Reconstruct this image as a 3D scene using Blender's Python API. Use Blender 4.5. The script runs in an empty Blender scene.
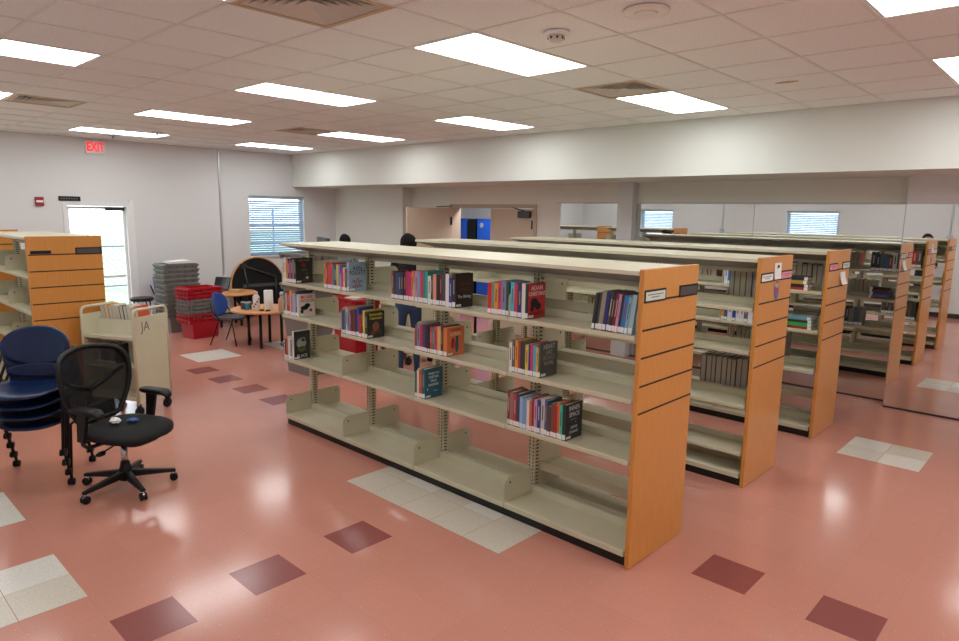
import bpy, bmesh, math, random
from mathutils import Vector, Matrix
random.seed(7)
PI = math.pi
scene = bpy.context.scene
COL = scene.collection

# ------------------------------------------------------------------ camera, world, exposure
CAM = (1.7624, -3.1382, 1.9950); YAW = 2.32536; PITCH = -0.16075; ROLL = 0.0158; FPX = 663.13
cd = bpy.data.cameras.new('camera'); cam = bpy.data.objects.new('camera', cd); COL.objects.link(cam)
cd.sensor_fit = 'HORIZONTAL'; cd.sensor_width = 36.0; cd.lens = FPX / 959.0 * 36.0
cd.clip_start = 0.02; cd.clip_end = 300
f = Vector((math.cos(PITCH) * math.cos(YAW), math.cos(PITCH) * math.sin(YAW), math.sin(PITCH)))
r = Vector((math.sin(YAW), -math.cos(YAW), 0)); u = r.cross(f)
r2 = r * math.cos(ROLL) + u * math.sin(ROLL); u2 = u * math.cos(ROLL) - r * math.sin(ROLL)
cam.matrix_world = Matrix(((r2.x, u2.x, -f.x, CAM[0]), (r2.y, u2.y, -f.y, CAM[1]), (r2.z, u2.z, -f.z, CAM[2]), (0, 0, 0, 1)))
scene.camera = cam
world = bpy.data.worlds.new('overcast_sky'); scene.world = world; world.use_nodes = True
bgn = world.node_tree.nodes['Background']
bgn.inputs[0].default_value = (0.80, 0.91, 1.0, 1); bgn.inputs[1].default_value = 4.5
scene.view_settings.view_transform = 'Standard'
scene.view_settings.look = 'None'
scene.view_settings.gamma = 1.0
scene.view_settings.exposure = 0.0
scene.view_settings.use_curve_mapping = False
LIGHT_STRENGTH = 9.7

# ------------------------------------------------------------------ materials
def lin(c):
    out = []
    for v in c:
        v = v / 255.0
        out.append(v / 12.92 if v <= 0.04045 else ((v + 0.055) / 1.055) ** 2.4)
    return (out[0], out[1], out[2], 1.0)
MATS = {}
def M(name, rgb, rough=0.5, metal=0.0, noise=None, bump=None, stretch=(1, 1, 1), spec=0.5, coords='Object', emit=0, alpha=1.0, trans=0.0, coat=0.0):
    if name in MATS: return MATS[name]
    m = bpy.data.materials.new(name); m.use_nodes = True; MATS[name] = m
    nt = m.node_tree; b = nt.nodes['Principled BSDF']
    b.inputs['Base Color'].default_value = lin(rgb); b.inputs['Roughness'].default_value = rough
    b.inputs['Metallic'].default_value = metal; b.inputs['Specular IOR Level'].default_value = spec
    b.inputs['Coat Weight'].default_value = coat
    if trans: b.inputs['Transmission Weight'].default_value = trans
    if alpha < 1: b.inputs['Alpha'].default_value = alpha
    if emit:
        b.inputs['Emission Color'].default_value = lin(rgb); b.inputs['Emission Strength'].default_value = emit
    m.diffuse_color = lin(rgb)
    if noise or bump:
        tc = nt.nodes.new('ShaderNodeTexCoord'); mp = nt.nodes.new('ShaderNodeMapping')
        mp.inputs['Scale'].default_value = stretch
        nt.links.new(tc.outputs[coords], mp.inputs[0])
    if noise:
        sc, amt = noise[:2]
        n = nt.nodes.new('ShaderNodeTexNoise'); n.inputs['Scale'].default_value = sc; n.inputs['Detail'].default_value = 4
        nt.links.new(mp.outputs[0], n.inputs['Vector'])
        cr = nt.nodes.new('ShaderNodeValToRGB'); L = lin(rgb)
        cr.color_ramp.elements[0].position = 0.3; cr.color_ramp.elements[1].position = 0.7
        cr.color_ramp.elements[0].color = tuple(max(0, v * (1 - amt)) for v in L[:3]) + (1,)
        cr.color_ramp.elements[1].color = tuple(min(1, v * (1 + amt)) for v in L[:3]) + (1,)
        nt.links.new(n.outputs['Fac'], cr.inputs[0]); nt.links.new(cr.outputs[0], b.inputs['Base Color'])
    if bump:
        sc, st = bump
        n2 = nt.nodes.new('ShaderNodeTexNoise'); n2.inputs['Scale'].default_value = sc; n2.inputs['Detail'].default_value = 3
        nt.links.new(mp.outputs[0], n2.inputs['Vector'])
        bp = nt.nodes.new('ShaderNodeBump'); bp.inputs['Strength'].default_value = st; bp.inputs['Distance'].default_value = 0.004
        nt.links.new(n2.outputs['Fac'], bp.inputs['Height']); nt.links.new(bp.outputs[0], b.inputs['Normal'])
    return m
def colour(rgb, rough=0.45):
    return M('paper_%d_%d_%d' % tuple(rgb), rgb, rough)

wall_m = M('painted_wall', (221, 220, 220), 0.7, bump=(60, 0.05))
soffit_m = M('painted_soffit', (224, 224, 218), 0.55, bump=(60, 0.05))
ceil_m = M('ceiling_tile', (236, 236, 236), 0.9, noise=(70, 0.06), bump=(140, 0.35))
grid_m = M('ceiling_grid', (226, 224, 220), 0.5)
pink_m = M('vinyl_floor', (199, 136, 119), 0.22, noise=(130, 0.07), spec=0.5)
dark_tile_m = M('dark_red_vinyl', (140, 76, 72), 0.2, noise=(120, 0.08))
white_tile_m = M('white_vinyl', (214, 208, 198), 0.22, noise=(90, 0.10))
white_tile2_m = M('cream_vinyl', (203, 194, 178), 0.22, noise=(90, 0.10))
metal_m = M('cream_enamel', (203, 197, 169), 0.34, noise=(6, 0.03))
canopy_m = M('canopy_enamel', (212, 206, 180), 0.34, noise=(5, 0.05))
wood_m = M('maple_veneer', (206, 139, 66), 0.30, noise=(5, 0.07), stretch=(14, 14, 1.2))
woodedge_m = M('maple_edge', (188, 112, 52), 0.42, noise=(6, 0.12), stretch=(14, 14, 1.5))
black_m = M('black_plastic', (12, 12, 13), 0.5, spec=.35)
groove_m = M('groove_shadow_gap', (22, 15, 12), 0.7)
kick_m = M('kick_black', (12, 12, 12), 0.5)
chrome_m = M('chrome', (190, 190, 192), 0.15, 1.0)
steel_m = M('dark_steel', (60, 62, 62), 0.35, 0.6)
slot_m = M('slot_dark', (30, 30, 28), 0.7)
blue_m = M('navy_plastic', (4, 30, 70), 0.36)
bright_blue_m = M('blue_plastic', (34, 72, 150), 0.38)
red_m = M('red_tote_plastic', (178, 18, 36), 0.38)
grey_m = M('grey_tote_plastic', (122, 120, 116), 0.35)
dgrey_m = M('dark_grey_plastic', (70, 71, 74), 0.5)
door_m = M('beige_door_paint', (203, 184, 164), 0.5)
frame_m = M('beige_frame_paint', (188, 168, 150), 0.45)
white_m = M('white_paint', (232, 232, 232), 0.4)
alum_m = M('aluminium', (198, 202, 206), 0.35, 0.7)
paper_m = M('white_paper', (232, 230, 226), 0.7)
page_m = M('book_pages', (216, 205, 182), 0.85, noise=(220, 0.10), stretch=(1, 1, 0.05))
greypage_m = M('grey_pages', (205, 197, 184), 0.85)
spine_m = M('spine_label_white', (232, 232, 232), 0.55)
mesh_m = M('black_mesh_fabric', (12, 12, 13), 0.8, alpha=0.68)
fabric_m = M('black_fabric', (16, 16, 17), 0.85, bump=(300, 0.3))
pink_card_m = M('pink_card', (226, 140, 160), 0.6)
print_m = M('printed_grey', (110, 110, 108), 0.7)
green_card_m = M('pale_card', (206, 212, 200), 0.6)
table_m = M('table_laminate', (214, 150, 96), 0.35, noise=(6, 0.08))
skin_m = M('skin', (196, 142, 116), 0.55)
hair_m = M('dark_hair', (14, 11, 10), 0.75, bump=(120, 0.6), spec=.2)
mirror_m = M('mirror_glass', (226, 230, 230), 0.015, 1.0)
mirror_m.node_tree.nodes['Principled BSDF'].inputs['Base Color'].default_value = (0.80, 0.82, 0.81, 1)
glass_m = bpy.data.materials.new('clear_glass'); glass_m.use_nodes = True
_nt = glass_m.node_tree; _nt.nodes.clear()
_o = _nt.nodes.new('ShaderNodeOutputMaterial'); _mx = _nt.nodes.new('ShaderNodeMixShader'); _t = _nt.nodes.new('ShaderNodeBsdfTransparent')
_g = _nt.nodes.new('ShaderNodeBsdfGlossy'); _g.inputs['Roughness'].default_value = 0.02; _mx.inputs[0].default_value = 0.06
_nt.links.new(_t.outputs[0], _mx.inputs[1]); _nt.links.new(_g.outputs[0], _mx.inputs[2]); _nt.links.new(_mx.outputs[0], _o.inputs[0])
lens_m = bpy.data.materials.new('light_diffuser'); lens_m.use_nodes = True
_e = lens_m.node_tree.nodes['Principled BSDF']
_e.inputs['Base Color'].default_value = (0.9, 0.9, 0.9, 1); _e.inputs['Emission Color'].default_value = (0.95, 1.0, 1.0, 1); _e.inputs['Emission Strength'].default_value = LIGHT_STRENGTH
exit_red_m = M('exit_red', (235, 40, 50), 0.5, emit=1.1)
exit_white_m = M('exit_face', (235, 228, 228), 0.4)
grass_m = M('grass', (150, 164, 136), 0.9, noise=(3, 0.35))
# vinyl floor: faint 12 inch tile joints
GX, GY, TS = -0.0383, -0.0749, 0.3048
def floor_nodes():
    nt = pink_m.node_tree; b = nt.nodes['Principled BSDF']
    src = b.inputs['Base Color'].links[0].from_socket
    tc = nt.nodes.new('ShaderNodeTexCoord'); mp = nt.nodes.new('ShaderNodeMapping')
    mp.inputs['Location'].default_value = (-GX / TS, -GY / TS, 0); mp.inputs['Scale'].default_value = (1 / TS, 1 / TS, 1)
    nt.links.new(tc.outputs['Object'], mp.inputs[0])
    br = nt.nodes.new('ShaderNodeTexBrick'); br.offset = 0; br.squash = 1
    br.inputs['Scale'].default_value = 1; br.inputs['Brick Width'].default_value = 1; br.inputs['Row Height'].default_value = 1
    br.inputs['Mortar Size'].default_value = 0.004; br.inputs['Mortar Smooth'].default_value = 0.3
    br.inputs['Color1'].default_value = (1, 1, 1, 1); br.inputs['Color2'].default_value = (0.95, 0.95, 0.95, 1); br.inputs['Mortar'].default_value = (0.88, 0.87, 0.86, 1)
    nt.links.new(mp.outputs[0], br.inputs['Vector'])
    n = nt.nodes.new('ShaderNodeTexNoise'); n.inputs['Scale'].default_value = 0.9; n.inputs['Detail'].default_value = 3
    nt.links.new(tc.outputs['Object'], n.inputs['Vector'])
    cr = nt.nodes.new('ShaderNodeValToRGB'); cr.color_ramp.elements[0].color = (0.93, 0.92, 0.90, 1); cr.color_ramp.elements[1].color = (1.05, 1.05, 1.05, 1)
    nt.links.new(n.outputs['Fac'], cr.inputs[0])
    v = nt.nodes.new('ShaderNodeTexVoronoi'); v.inputs['Scale'].default_value = 26
    nt.links.new(tc.outputs['Object'], v.inputs['Vector'])
    lt = nt.nodes.new('ShaderNodeMath'); lt.operation = 'LESS_THAN'; lt.inputs[1].default_value = 0.075
    nt.links.new(v.outputs['Distance'], lt.inputs[0])
    m1 = nt.nodes.new('ShaderNodeMix'); m1.data_type = 'RGBA'; m1.blend_type = 'MULTIPLY'; m1.inputs[0].default_value = 1
    m2 = nt.nodes.new('ShaderNodeMix'); m2.data_type = 'RGBA'; m2.blend_type = 'MULTIPLY'; m2.inputs[0].default_value = 1
    m3 = nt.nodes.new('ShaderNodeMix'); m3.data_type = 'RGBA'; m3.inputs[7].default_value = lin((214, 170, 156))
    nt.links.new(src, m1.inputs[6]); nt.links.new(br.outputs['Color'], m1.inputs[7])
    nt.links.new(m1.outputs[2], m2.inputs[6]); nt.links.new(cr.outputs[0], m2.inputs[7])
    nt.links.new(m2.outputs[2], m3.inputs[6]); nt.links.new(lt.outputs[0], m3.inputs[0])
    nt.links.new(m3.outputs[2], b.inputs['Base Color'])
    mr = nt.nodes.new('ShaderNodeMapRange'); mr.inputs[3].default_value = 0.10; mr.inputs[4].default_value = 0.20
    nt.links.new(n.outputs['Fac'], mr.inputs[0]); nt.links.new(mr.outputs[0], b.inputs['Roughness'])
floor_nodes()

# ------------------------------------------------------------------ mesh helpers
class MB:
    def __init__(s): s.v = []; s.f = []; s.m = []; s.smooth = []
    def _add(s, vs, fs, mi=0, sm=False):
        o = len(s.v); s.v += [tuple(p) for p in vs]
        for q in fs: s.f.append(tuple(i + o for i in q)); s.m.append(mi); s.smooth.append(sm)
        return s
    def box(s, x0, x1, y0, y1, z0, z1, mi=0):
        vs = [(x, y, z) for z in (z0, z1) for y in (y0, y1) for x in (x0, x1)]
        return s._add(vs, [(0, 2, 3, 1), (4, 5, 7, 6), (0, 1, 5, 4), (2, 6, 7, 3), (0, 4, 6, 2), (1, 3, 7, 5)], mi)
    def hexa(s, bot, top, mi=0):
        return s._add(list(bot) + list(top), [(3, 2, 1, 0), (4, 5, 6, 7), (0, 1, 5, 4), (1, 2, 6, 5), (2, 3, 7, 6), (3, 0, 4, 7)], mi)
    def prism(s, poly, axis, a, b, mi=0, sm=False):
        # poly of 2D points; axis 0: (y,z), axis 1: (x,z), axis 2: (x,y)
        def p(q, t): return (t, q[0], q[1]) if axis == 0 else ((q[0], t, q[1]) if axis == 1 else (q[0], q[1], t))
        n = len(poly); vs = [p(q, a) for q in poly] + [p(q, b) for q in poly]
        s._add(vs, [tuple(range(n))[::-1], tuple(range(n, 2 * n))], mi)
        o = len(s.v) - 2 * n
        for i in range(n):
            s.f.append((o + i, o + (i + 1) % n, o + n + (i + 1) % n, o + n + i)); s.m.append(mi); s.smooth.append(sm)
        return s
    def tube(s, path, rad, n=8, mi=0, closed=False, cap=True):
        path = [Vector(p) for p in path]; k = len(path); rs = rad if isinstance(rad, (list, tuple)) else [rad] * k
        o = len(s.v); prev = None
        for i, p in enumerate(path):
            a = path[i - 1] if (i or closed) else p; b = path[(i + 1) % k] if (i < k - 1 or closed) else p
            d = (b - a).normalized() if (b - a).length > 1e-9 else Vector((0, 0, 1))
            if prev is None:
                up = Vector((0, 0, 1)) if abs(d.z) < 0.9 else Vector((1, 0, 0)); e1 = d.cross(up).normalized()
            else:
                e1 = (prev - d * prev.dot(d))
                e1 = e1.normalized() if e1.length > 1e-6 else d.cross(Vector((0, 0, 1))).normalized()
            prev = e1; e2 = d.cross(e1)
            for j in range(n):
                t = 2 * PI * j / n; s.v.append(tuple(p + (e1 * math.cos(t) + e2 * math.sin(t)) * rs[i]))
        for i in range(k if closed else k - 1):
            i2 = (i + 1) % k
            for j in range(n):
                s.f.append((o + i * n + j, o + i * n + (j + 1) % n, o + i2 * n + (j + 1) % n, o + i2 * n + j)); s.m.append(mi); s.smooth.append(True)
        if cap and not closed:
            s.f.append(tuple(o + j for j in range(n))[::-1]); s.m.append(mi); s.smooth.append(False)
            s.f.append(tuple(o + (k - 1) * n + j for j in range(n))); s.m.append(mi); s.smooth.append(False)
        return s
    def lathe(s, prof, c=(0, 0, 0), n=20, mi=0, axis=2):
        o = len(s.v); k = len(prof)
        for (rr, z) in prof:
            for j in range(n):
                t = 2 * PI * j / n; a, b = rr * math.cos(t), rr * math.sin(t)
                q = (a, b, z) if axis == 2 else ((z, a, b) if axis == 0 else (a, z, b))
                s.v.append((c[0] + q[0], c[1] + q[1], c[2] + q[2]))
        for i in range(k - 1):
            for j in range(n):
                s.f.append((o + i * n + j, o + i * n + (j + 1) % n, o + (i + 1) * n + (j + 1) % n, o + (i + 1) * n + j)); s.m.append(mi); s.smooth.append(True)
        s.f.append(tuple(o + j for j in range(n))[::-1]); s.m.append(mi); s.smooth.append(False)
        s.f.append(tuple(o + (k - 1) * n + j for j in range(n))); s.m.append(mi); s.smooth.append(False)
        return s
    def mesh(s, name, mats):
        me = bpy.data.meshes.new(name); me.from_pydata(s.v, [], s.f)
        for m in (mats if isinstance(mats, (list, tuple)) else [mats]): me.materials.append(m)
        me.polygons.foreach_set('material_index', s.m); me.polygons.foreach_set('use_smooth', s.smooth)
        bm = bmesh.new(); bm.from_mesh(me); bmesh.ops.recalc_face_normals(bm, faces=bm.faces); bm.to_mesh(me); bm.free()
        return me
    def build(s, name, mats, parent=None, loc=(0, 0, 0), rz=0, bevel=0):
        return put(name, s.mesh(name, mats), parent, loc, rz, bevel)
def put(name, me, parent=None, loc=(0, 0, 0), rz=0, bevel=0, scale=None):
    o = bpy.data.objects.new(name, me); COL.objects.link(o); o.location = loc; o.rotation_euler = (0, 0, rz)
    if scale: o.scale = scale
    if parent: o.parent = parent
    if bevel:
        b = o.modifiers.new('bevel', 'BEVEL'); b.width = bevel; b.segments = 2; b.limit_method = 'ANGLE'; b.angle_limit = 0.7
    return o
def tag(o, label, cat, group=None):
    o['label'] = label; o['category'] = cat
    if group: o['group'] = group
    return o
def thing(name, label, cat, loc=(0, 0, 0), rz=0, group=None):
    o = put(name, None, None, loc, rz); o.empty_display_size = 0.1
    return tag(o, label, cat, group)
def struct(o): o['kind'] = 'structure'; return o
def copy_thing(root, loc, rz, label=None):
    def cp(o, par):
        c = o.copy(); COL.objects.link(c); c.parent = par
        for ch in o.children: cp(ch, c)
        return c
    c = cp(root, None); c.location = loc; c.rotation_euler = (0, 0, rz)
    if label: c['label'] = label
    return c
def text_mesh(body, size, mat, align='CENTER', extrude=0.0006, bold=0.0):
    cu = bpy.data.curves.new('lettering', 'FONT'); cu.body = body; cu.size = size; cu.align_x = align; cu.align_y = 'CENTER'; cu.extrude = extrude
    cu.resolution_u = 2; cu.offset = bold
    o = bpy.data.objects.new('lettering_tmp', cu); COL.objects.link(o)
    dg = bpy.context.evaluated_depsgraph_get(); me = bpy.data.meshes.new_from_object(o.evaluated_get(dg))
    bpy.data.objects.remove(o); me.materials.clear(); me.materials.append(mat)
    return me
def text_on_x(name, body, size, mat, parent, loc, align='CENTER', sx=1.0, bold=0.0):   # lettering on a face that looks along +X
    o = put(name, text_mesh(body, size, mat, align, .0006, bold), parent, loc); o.rotation_euler = (PI / 2, 0, PI / 2); o.scale = (sx, 1, 1)
    return o

# ------------------------------------------------------------------ room
XL, XR, YF, YB, YS, ZC, ZS = -9.97, 4.2, -3.58, 5.15, 3.95, 3.05, 2.44
floor = struct(MB().box(XL - .2, XR, YF, 8.2, -0.12, 0.0).build('floor', pink_m))
tile_me = {}
def floor_tile(i, j, kind):
    if kind not in tile_me:
        tile_me[kind] = MB().hexa([(0.0012, 0.0012, -0.004), (TS - .0012, .0012, -.004), (TS - .0012, TS - .0012, -.004), (.0012, TS - .0012, -.004)],
                                  [(0.002, 0.002, 0.0012), (TS - .002, .002, .0012), (TS - .002, TS - .002, .0012), (.002, TS - .002, .0012)]).mesh('floor_tile', [dark_tile_m, white_tile_m, white_tile2_m][kind])
    put('floor_tile', tile_me[kind], floor, (GX + i * TS, GY + j * TS, 0))
for ij in [(-5, -3), (-5, -5), (-5, -7), (1, 1), (3, 1), (-5, -1 + 2), (-21, 1), (-19, 1), (-17, 1), (-15, 1), (-13, 1), (-11, 1), (-9, 1), (5, 1)]: floor_tile(ij[0], ij[1], 0)
for i in range(-7, -2):
    for j in range(-1, 3): floor_tile(i, j, 1 + (i * 3 + j * 5 + (i * j)) % 2)
for i in (1, 2):
    for j in (10, 11): floor_tile(i, j, 1 + (i + j) % 2)
for i in (-24, -23):
    for j in (2, 3): floor_tile(i, j, 1)
for i in (-8, -7):
    for j in (-9, -8): floor_tile(i, j, 1 + i % 2)
for i in (-12, -11):
    for j in (-9, -8): floor_tile(i, j, 1)
for i in (-24, -23):
    for j in (6, 7): floor_tile(i, j, 1)
# ceiling: suspended grid, every panel its own piece
CP = 0.6096; CX0, CY0 = 0.20 * CP, -0.28 * CP
ceiling = struct(MB().box(XL, XR, YF, YS, ZC + .10, ZC + .16).build('ceiling', ceil_m))
ci = [k for k in range(-17, 8)]; cj = [k for k in range(-6, 8)]
lights = [(i, j) for i in (-15, -11, -7, -3, 1, 5) for j in (-4, 0, 4)]
vents = [(-11, -2), (-3, -2), (-11, 3), (-3, 3)]
taken = set()
for (i, j) in lights: taken |= {(i, j), (i, j + 1)}
for v in vents: taken.add(v)
tile_mesh = MB().hexa([(.010, .010, 0), (CP - .010, .010, 0), (CP - .010, CP - .010, 0), (.010, CP - .010, 0)], [(.010, .010, .028), (CP - .010, .010, .028), (CP - .010, CP - .010, .028), (.010, CP - .010, .028)]).mesh('ceiling_tile', ceil_m)
def clipcell(i, j):
    x0, x1 = CX0 + i * CP, CX0 + (i + 1) * CP; y0, y1 = CY0 + j * CP, CY0 + (j + 1) * CP
    return max(x0, XL), min(x1, XR), max(y0, YF), min(y1, YS)
for i in ci:
    for j in cj:
        if (i, j) in taken: continue
        x0, x1, y0, y1 = clipcell(i, j)
        if x1 - x0 < .06 or y1 - y0 < .06: continue
        put('ceiling_tile', tile_mesh, ceiling, (x0, y0, ZC + random.uniform(0, .0015)), scale=((x1 - x0) / CP, (y1 - y0) / CP, 1))
g = MB()
for i in ci + [8]:
    x = CX0 + i * CP
    if XL < x < XR: g.box(x - .0105, x + .0105, YF, YS, ZC - .004, ZC + .012)
for j in cj + [8]:
    y = CY0 + j * CP
    if YF < y < YS: g.box(XL, XR, y - .0105, y + .0105, ZC - .004, ZC + .012)
g.build('ceiling_grid', grid_m, ceiling)
# walls
def wall(name, boxes, mat=None):
    mb = MB()
    for b in boxes: mb.box(*b)
    return struct(mb.build(name, mat or wall_m))
DY0, DY1, DZ = -0.02, 0.92, 2.05       # glass door opening in the left wall
WY0, WY1, WZ0, WZ1 = 3.02, 4.2, 1.13, 2.25
T = .18
wall('wall_left', [(XL - T, XL, YF - T, DY0, 0, ZC + .1), (XL - T, XL, DY0, DY1, DZ, ZC + .1), (XL - T, XL, DY1, WY0, 0, ZC + .1),
                   (XL - T, XL, WY0, WY1, 0, WZ0), (XL - T, XL, WY0, WY1, WZ1, ZC + .1), (XL - T, XL, WY1, 8.2, 0, ZC + .1)])
FW = [(-4.02, -2.85), (-8.0, -7.02)]; FZ0, FZ1 = 1.02, 2.16
fb = []; xs = XL - T
for a, b in sorted(FW):
    fb.append((xs, a, YF - T, YF, 0, ZC + .1)); fb.append((a, b, YF - T, YF, 0, FZ0)); fb.append((a, b, YF - T, YF, FZ1, ZC + .1)); xs = b
fb.append((xs, XR + T, YF - T, YF, 0, ZC + .1))
wall('wall_front', fb)
wall('wall_right', [(XR, XR + T, YF, 8.2, 0, ZC + .1)])
# back wall with the double-door opening; the stretch left of the doors steps forward
OX0, OX1, OZ = -6.72, -4.88, 2.09
wall('wall_back', [(-7.82, OX0, YB, YB + T, 0, ZS), (OX0, OX1, YB, YB + T, OZ, ZS), (OX1, XR, YB, YB + T, 0, ZS), (XL, -7.82, 4.93, YB + T, 0, ZS)], M('lightened_wall', (231, 228, 218), .7, bump=(60, .05)))  # wall colour lightened to stand in for light missing under the soffit
wall('wall_back_soffit', [(XL, XR, YS, YB + T, ZS, ZC + .12)], soffit_m)
wall('wall_store_back', [(-8.5, -3, 7.2, 7.3, 0, 2.6)])
wall('wall_store_left', [(-8.6, -8.5, YB + T, 7.3, 0, 2.6)])
wall('wall_store_right', [(-3.1, -3, YB + T, 7.3, 0, 2.6)])
wall('ceiling_store', [(-8.6, -3, YB + T, 7.3, 2.6, 2.7)])
base_m = M('dark_baseboard', (58, 44, 42), 0.5)
for nm, b in (('baseboard_front', (XL, XR, YF, YF + .012, 0, .10)), ('baseboard_left', (XL, XL + .012, DY1 + .1, 4.93, 0, .10)), ('baseboard_left_near', (XL, XL + .012, YF, DY0 - .1, 0, .10)),
              ('baseboard_back', (XL, -7.82, 4.918, 4.93, 0, .10))):
    struct(MB().box(*b).build(nm, base_m))
struct(MB().box(-3.30, -3.06, 5.02, YB, 0, ZS).build('trim_pilaster', wall_m, bevel=.004))
struct(MB().box(-4.45, .2, YB - .012, YB, 2.155, 2.175).build('trim_mirror_top', M('mirror_trim', (205, 205, 200), .4)))
# mirrors
def mirror(label, x0, x1, y, z1):
    t = thing('mirror_panel', label, 'mirror', ((x0 + x1) / 2, y, 0))
    w = (x1 - x0) / 2
    MB().box(-w, w, -.006, 0, .02, z1).build('mirror_glass', mirror_m, t)
    MB().box(-w, w, -.009, 0, 0, .02).build('bottom_channel', steel_m, t)
mirror('narrow wall mirror between the double doors and the pilaster', -4.36, -3.31, YB - .005, 2.155)
mirror('wide wall mirror behind the bookcases, just right of the pilaster', -3.05, -1.44, YB - .005, 2.155)
mirror('wide wall mirror behind the farthest bookcase end panel', -1.435, .19, YB - .005, 2.155)
mr = thing('mirror_panel', 'large wall mirror at the right edge showing the reflected bookcase ends', 'mirror', (1.6, 4.9, 0))
MB().box(-1.4, 1.4, -.006, 0, .02, 2.155).build('mirror_glass', mirror_m, mr)
MB().box(-1.4, 1.4, -.012, 0, 0, .02).build('bottom_channel', steel_m, mr)
MB().box(-1.405, -1.398, -.012, .0, 0, 2.155).build('edge_trim', chrome_m, mr)
struct(MB().box(.2, XR, 4.901, YB, 0, ZS).build('wall_back_step', wall_m))

# ceiling lights
lens_me = MB().box(.03, CP - .03, .03, 2 * CP - .03, 0, .006).mesh('diffuser', lens_m)
_f = MB(); _f.box(.006, CP - .006, .006, .03, 0, .02).box(.006, CP - .006, 2 * CP - .03, 2 * CP - .006, 0, .02).box(.006, .03, .03, 2 * CP - .03, 0, .02).box(CP - .03, CP - .006, .03, 2 * CP - .03, 0, .02)
lframe_me = _f.mesh('frame', white_m)
rowname = {-4: 'window wall row', 0: 'middle row', 4: 'soffit row'}
colname = {-15: 'column nearest the exit sign', -11: 'second column from the exit sign', -7: 'third column from the exit sign', -3: 'column above the bookcases', 1: 'column at the right edge', 5: 'column beyond the right edge'}
for (i, j) in lights:
    t = thing('ceiling_light', 'flush ceiling light, %s, %s' % (colname[i], rowname[j]), 'ceiling light', (CX0 + i * CP, CY0 + j * CP, ZC - .006), 0, 'fluorescent ceiling lights')
    put('diffuser', lens_me, t, (0, 0, .006)); put('frame', lframe_me, t, (0, 0, .004))
# vents: concentric louvres
vent_brown = M('vent_dirty_white', (214, 206, 194), .5)
vl = {(-11, -2): 'square ceiling vent near the exit sign', (-3, -2): 'large square ceiling vent at the top edge', (-11, 3): 'small far ceiling vent near the soffit corner', (-3, 3): 'square ceiling vent beside the light over the bookcases'}
for v in vents:
    t = thing('ceiling_vent', vl[v], 'vent', (CX0 + (v[0] + .5) * CP, CY0 + (v[1] + .5) * CP, ZC - .004), 0, 'ceiling vents')
    MB().box(-.295, .295, -.295, .295, .06, .064).build('backing', slot_m, t)
    MB().box(-.30, .30, -.30, -.27, -.004, .002).box(-.30, .30, .27, .30, -.004, .002).box(-.30, -.27, -.27, .27, -.004, .002).box(.27, .30, -.27, .27, -.004, .002).build('frame', M('vent_tan_rim', (196, 170, 140), .6), t)
    for k in range(6):
        R = .272 - k * .043; q = R - .034; z0, z1 = 0.0, .034
        mb = MB()
        for s in range(4):
            c, sn = math.cos(s * PI / 2), math.sin(s * PI / 2)
            P = [(-R, -R, z0), (R, -R, z0), (q, -q, z1), (-q, -q, z1)]
            P2 = [(x, y, z + .003) for x, y, z in P]
            rot = lambda p: (p[0] * c - p[1] * sn, p[0] * sn + p[1] * c, p[2])
            mb.hexa([rot(p) for p in P], [rot(p) for p in P2])
        mb.build('louvre', vent_brown, t)
# smoke detector, speaker, sprinklers
t = thing('smoke_detector', 'small white smoke detector on the ceiling by the middle light', 'smoke detector', (-.74, .14, ZC - .004))
MB().lathe([(.075, 0), (.075, -.012), (.06, -.02)], n=24).build('base', ceil_m, t); MB().lathe([(.05, -.02), (.045, -.045), (.03, -.055)], n=24).build('sensor', M('detector_white', (215, 205, 195), .4), t)
for k in range(8):
    a = k * PI / 4; MB().box(-.006, .006, -.004, .004, 0, .012).build('slot', slot_m, t, (.046 * math.cos(a), .046 * math.sin(a), -.042), a + PI / 2)
t = thing('ceiling_speaker', 'round flat ceiling speaker near the top edge', 'speaker', (-.13, .10, ZC - .004))
MB().lathe([(.12, 0), (.12, -.010), (.085, -.014)], n=28).build('ring', M('speaker_ring', (234, 228, 220), .5), t); MB().lathe([(.06, -.0145), (.055, -.018)], n=24).build('grille', grid_m, t)
for x, y, lb in ((-9.2, .5, 'small round sprinkler plate on the ceiling before the exit sign'), (-8.2, .75, 'small round ceiling disc beside the far light')):
    t = thing('sprinkler', lb, 'sprinkler', (x, y, ZC - .004)); MB().lathe([(.07, 0), (.06, -.01)], n=20).build('plate', vent_brown, t); MB().lathe([(.015, -.01), (.012, -.04), (.025, -.045)], n=12).build('head', chrome_m, t)
st = MB().lathe([(.09, 0), (.09, -.0008)], n=18).build('ceiling_stain', M('water_stain', (196, 168, 138), .9, noise=(40, .3)), ceiling, (-0.235, 2.475, ZC - .0006))
st.scale = (1, .5, 1)

# exit sign, alarm, conduit
t = thing('exit_sign', 'illuminated exit sign with red letters under the ceiling', 'sign', (XL, .475, 2.81))
MB().box(0, .05, -.14, .14, 0, .20).build('housing', exit_white_m, t, bevel=.006); MB().box(0, .05, -.03, .03, .20, .24).build('bracket', white_m, t)
text_on_x('lettering', 'EXIT', .185, exit_red_m, t, (.052, 0, .10), sx=.66, bold=.006)
t = thing('fire_alarm', 'small red fire alarm box on the left wall', 'alarm', (XL, -.335, 2.0))
MB().box(0, .04, -.055, .055, 0, .13).build('housing', M('alarm_red', (150, 24, 30), .4), t, bevel=.005); MB().box(.04, .046, -.045, .045, .05, .08).build('strobe', white_m, t)
t = thing('door_sign', 'small black sign plate above the glass door', 'sign', (XL, .07, 2.08)); MB().box(0, .012, -.15, .15, 0, .07).build('plate', black_m, t)
for k in range(7): MB().box(.0122, .013, -.12 + k * .035, -.10 + k * .035, .025, .045).build('printed_mark', print_m, t)
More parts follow.
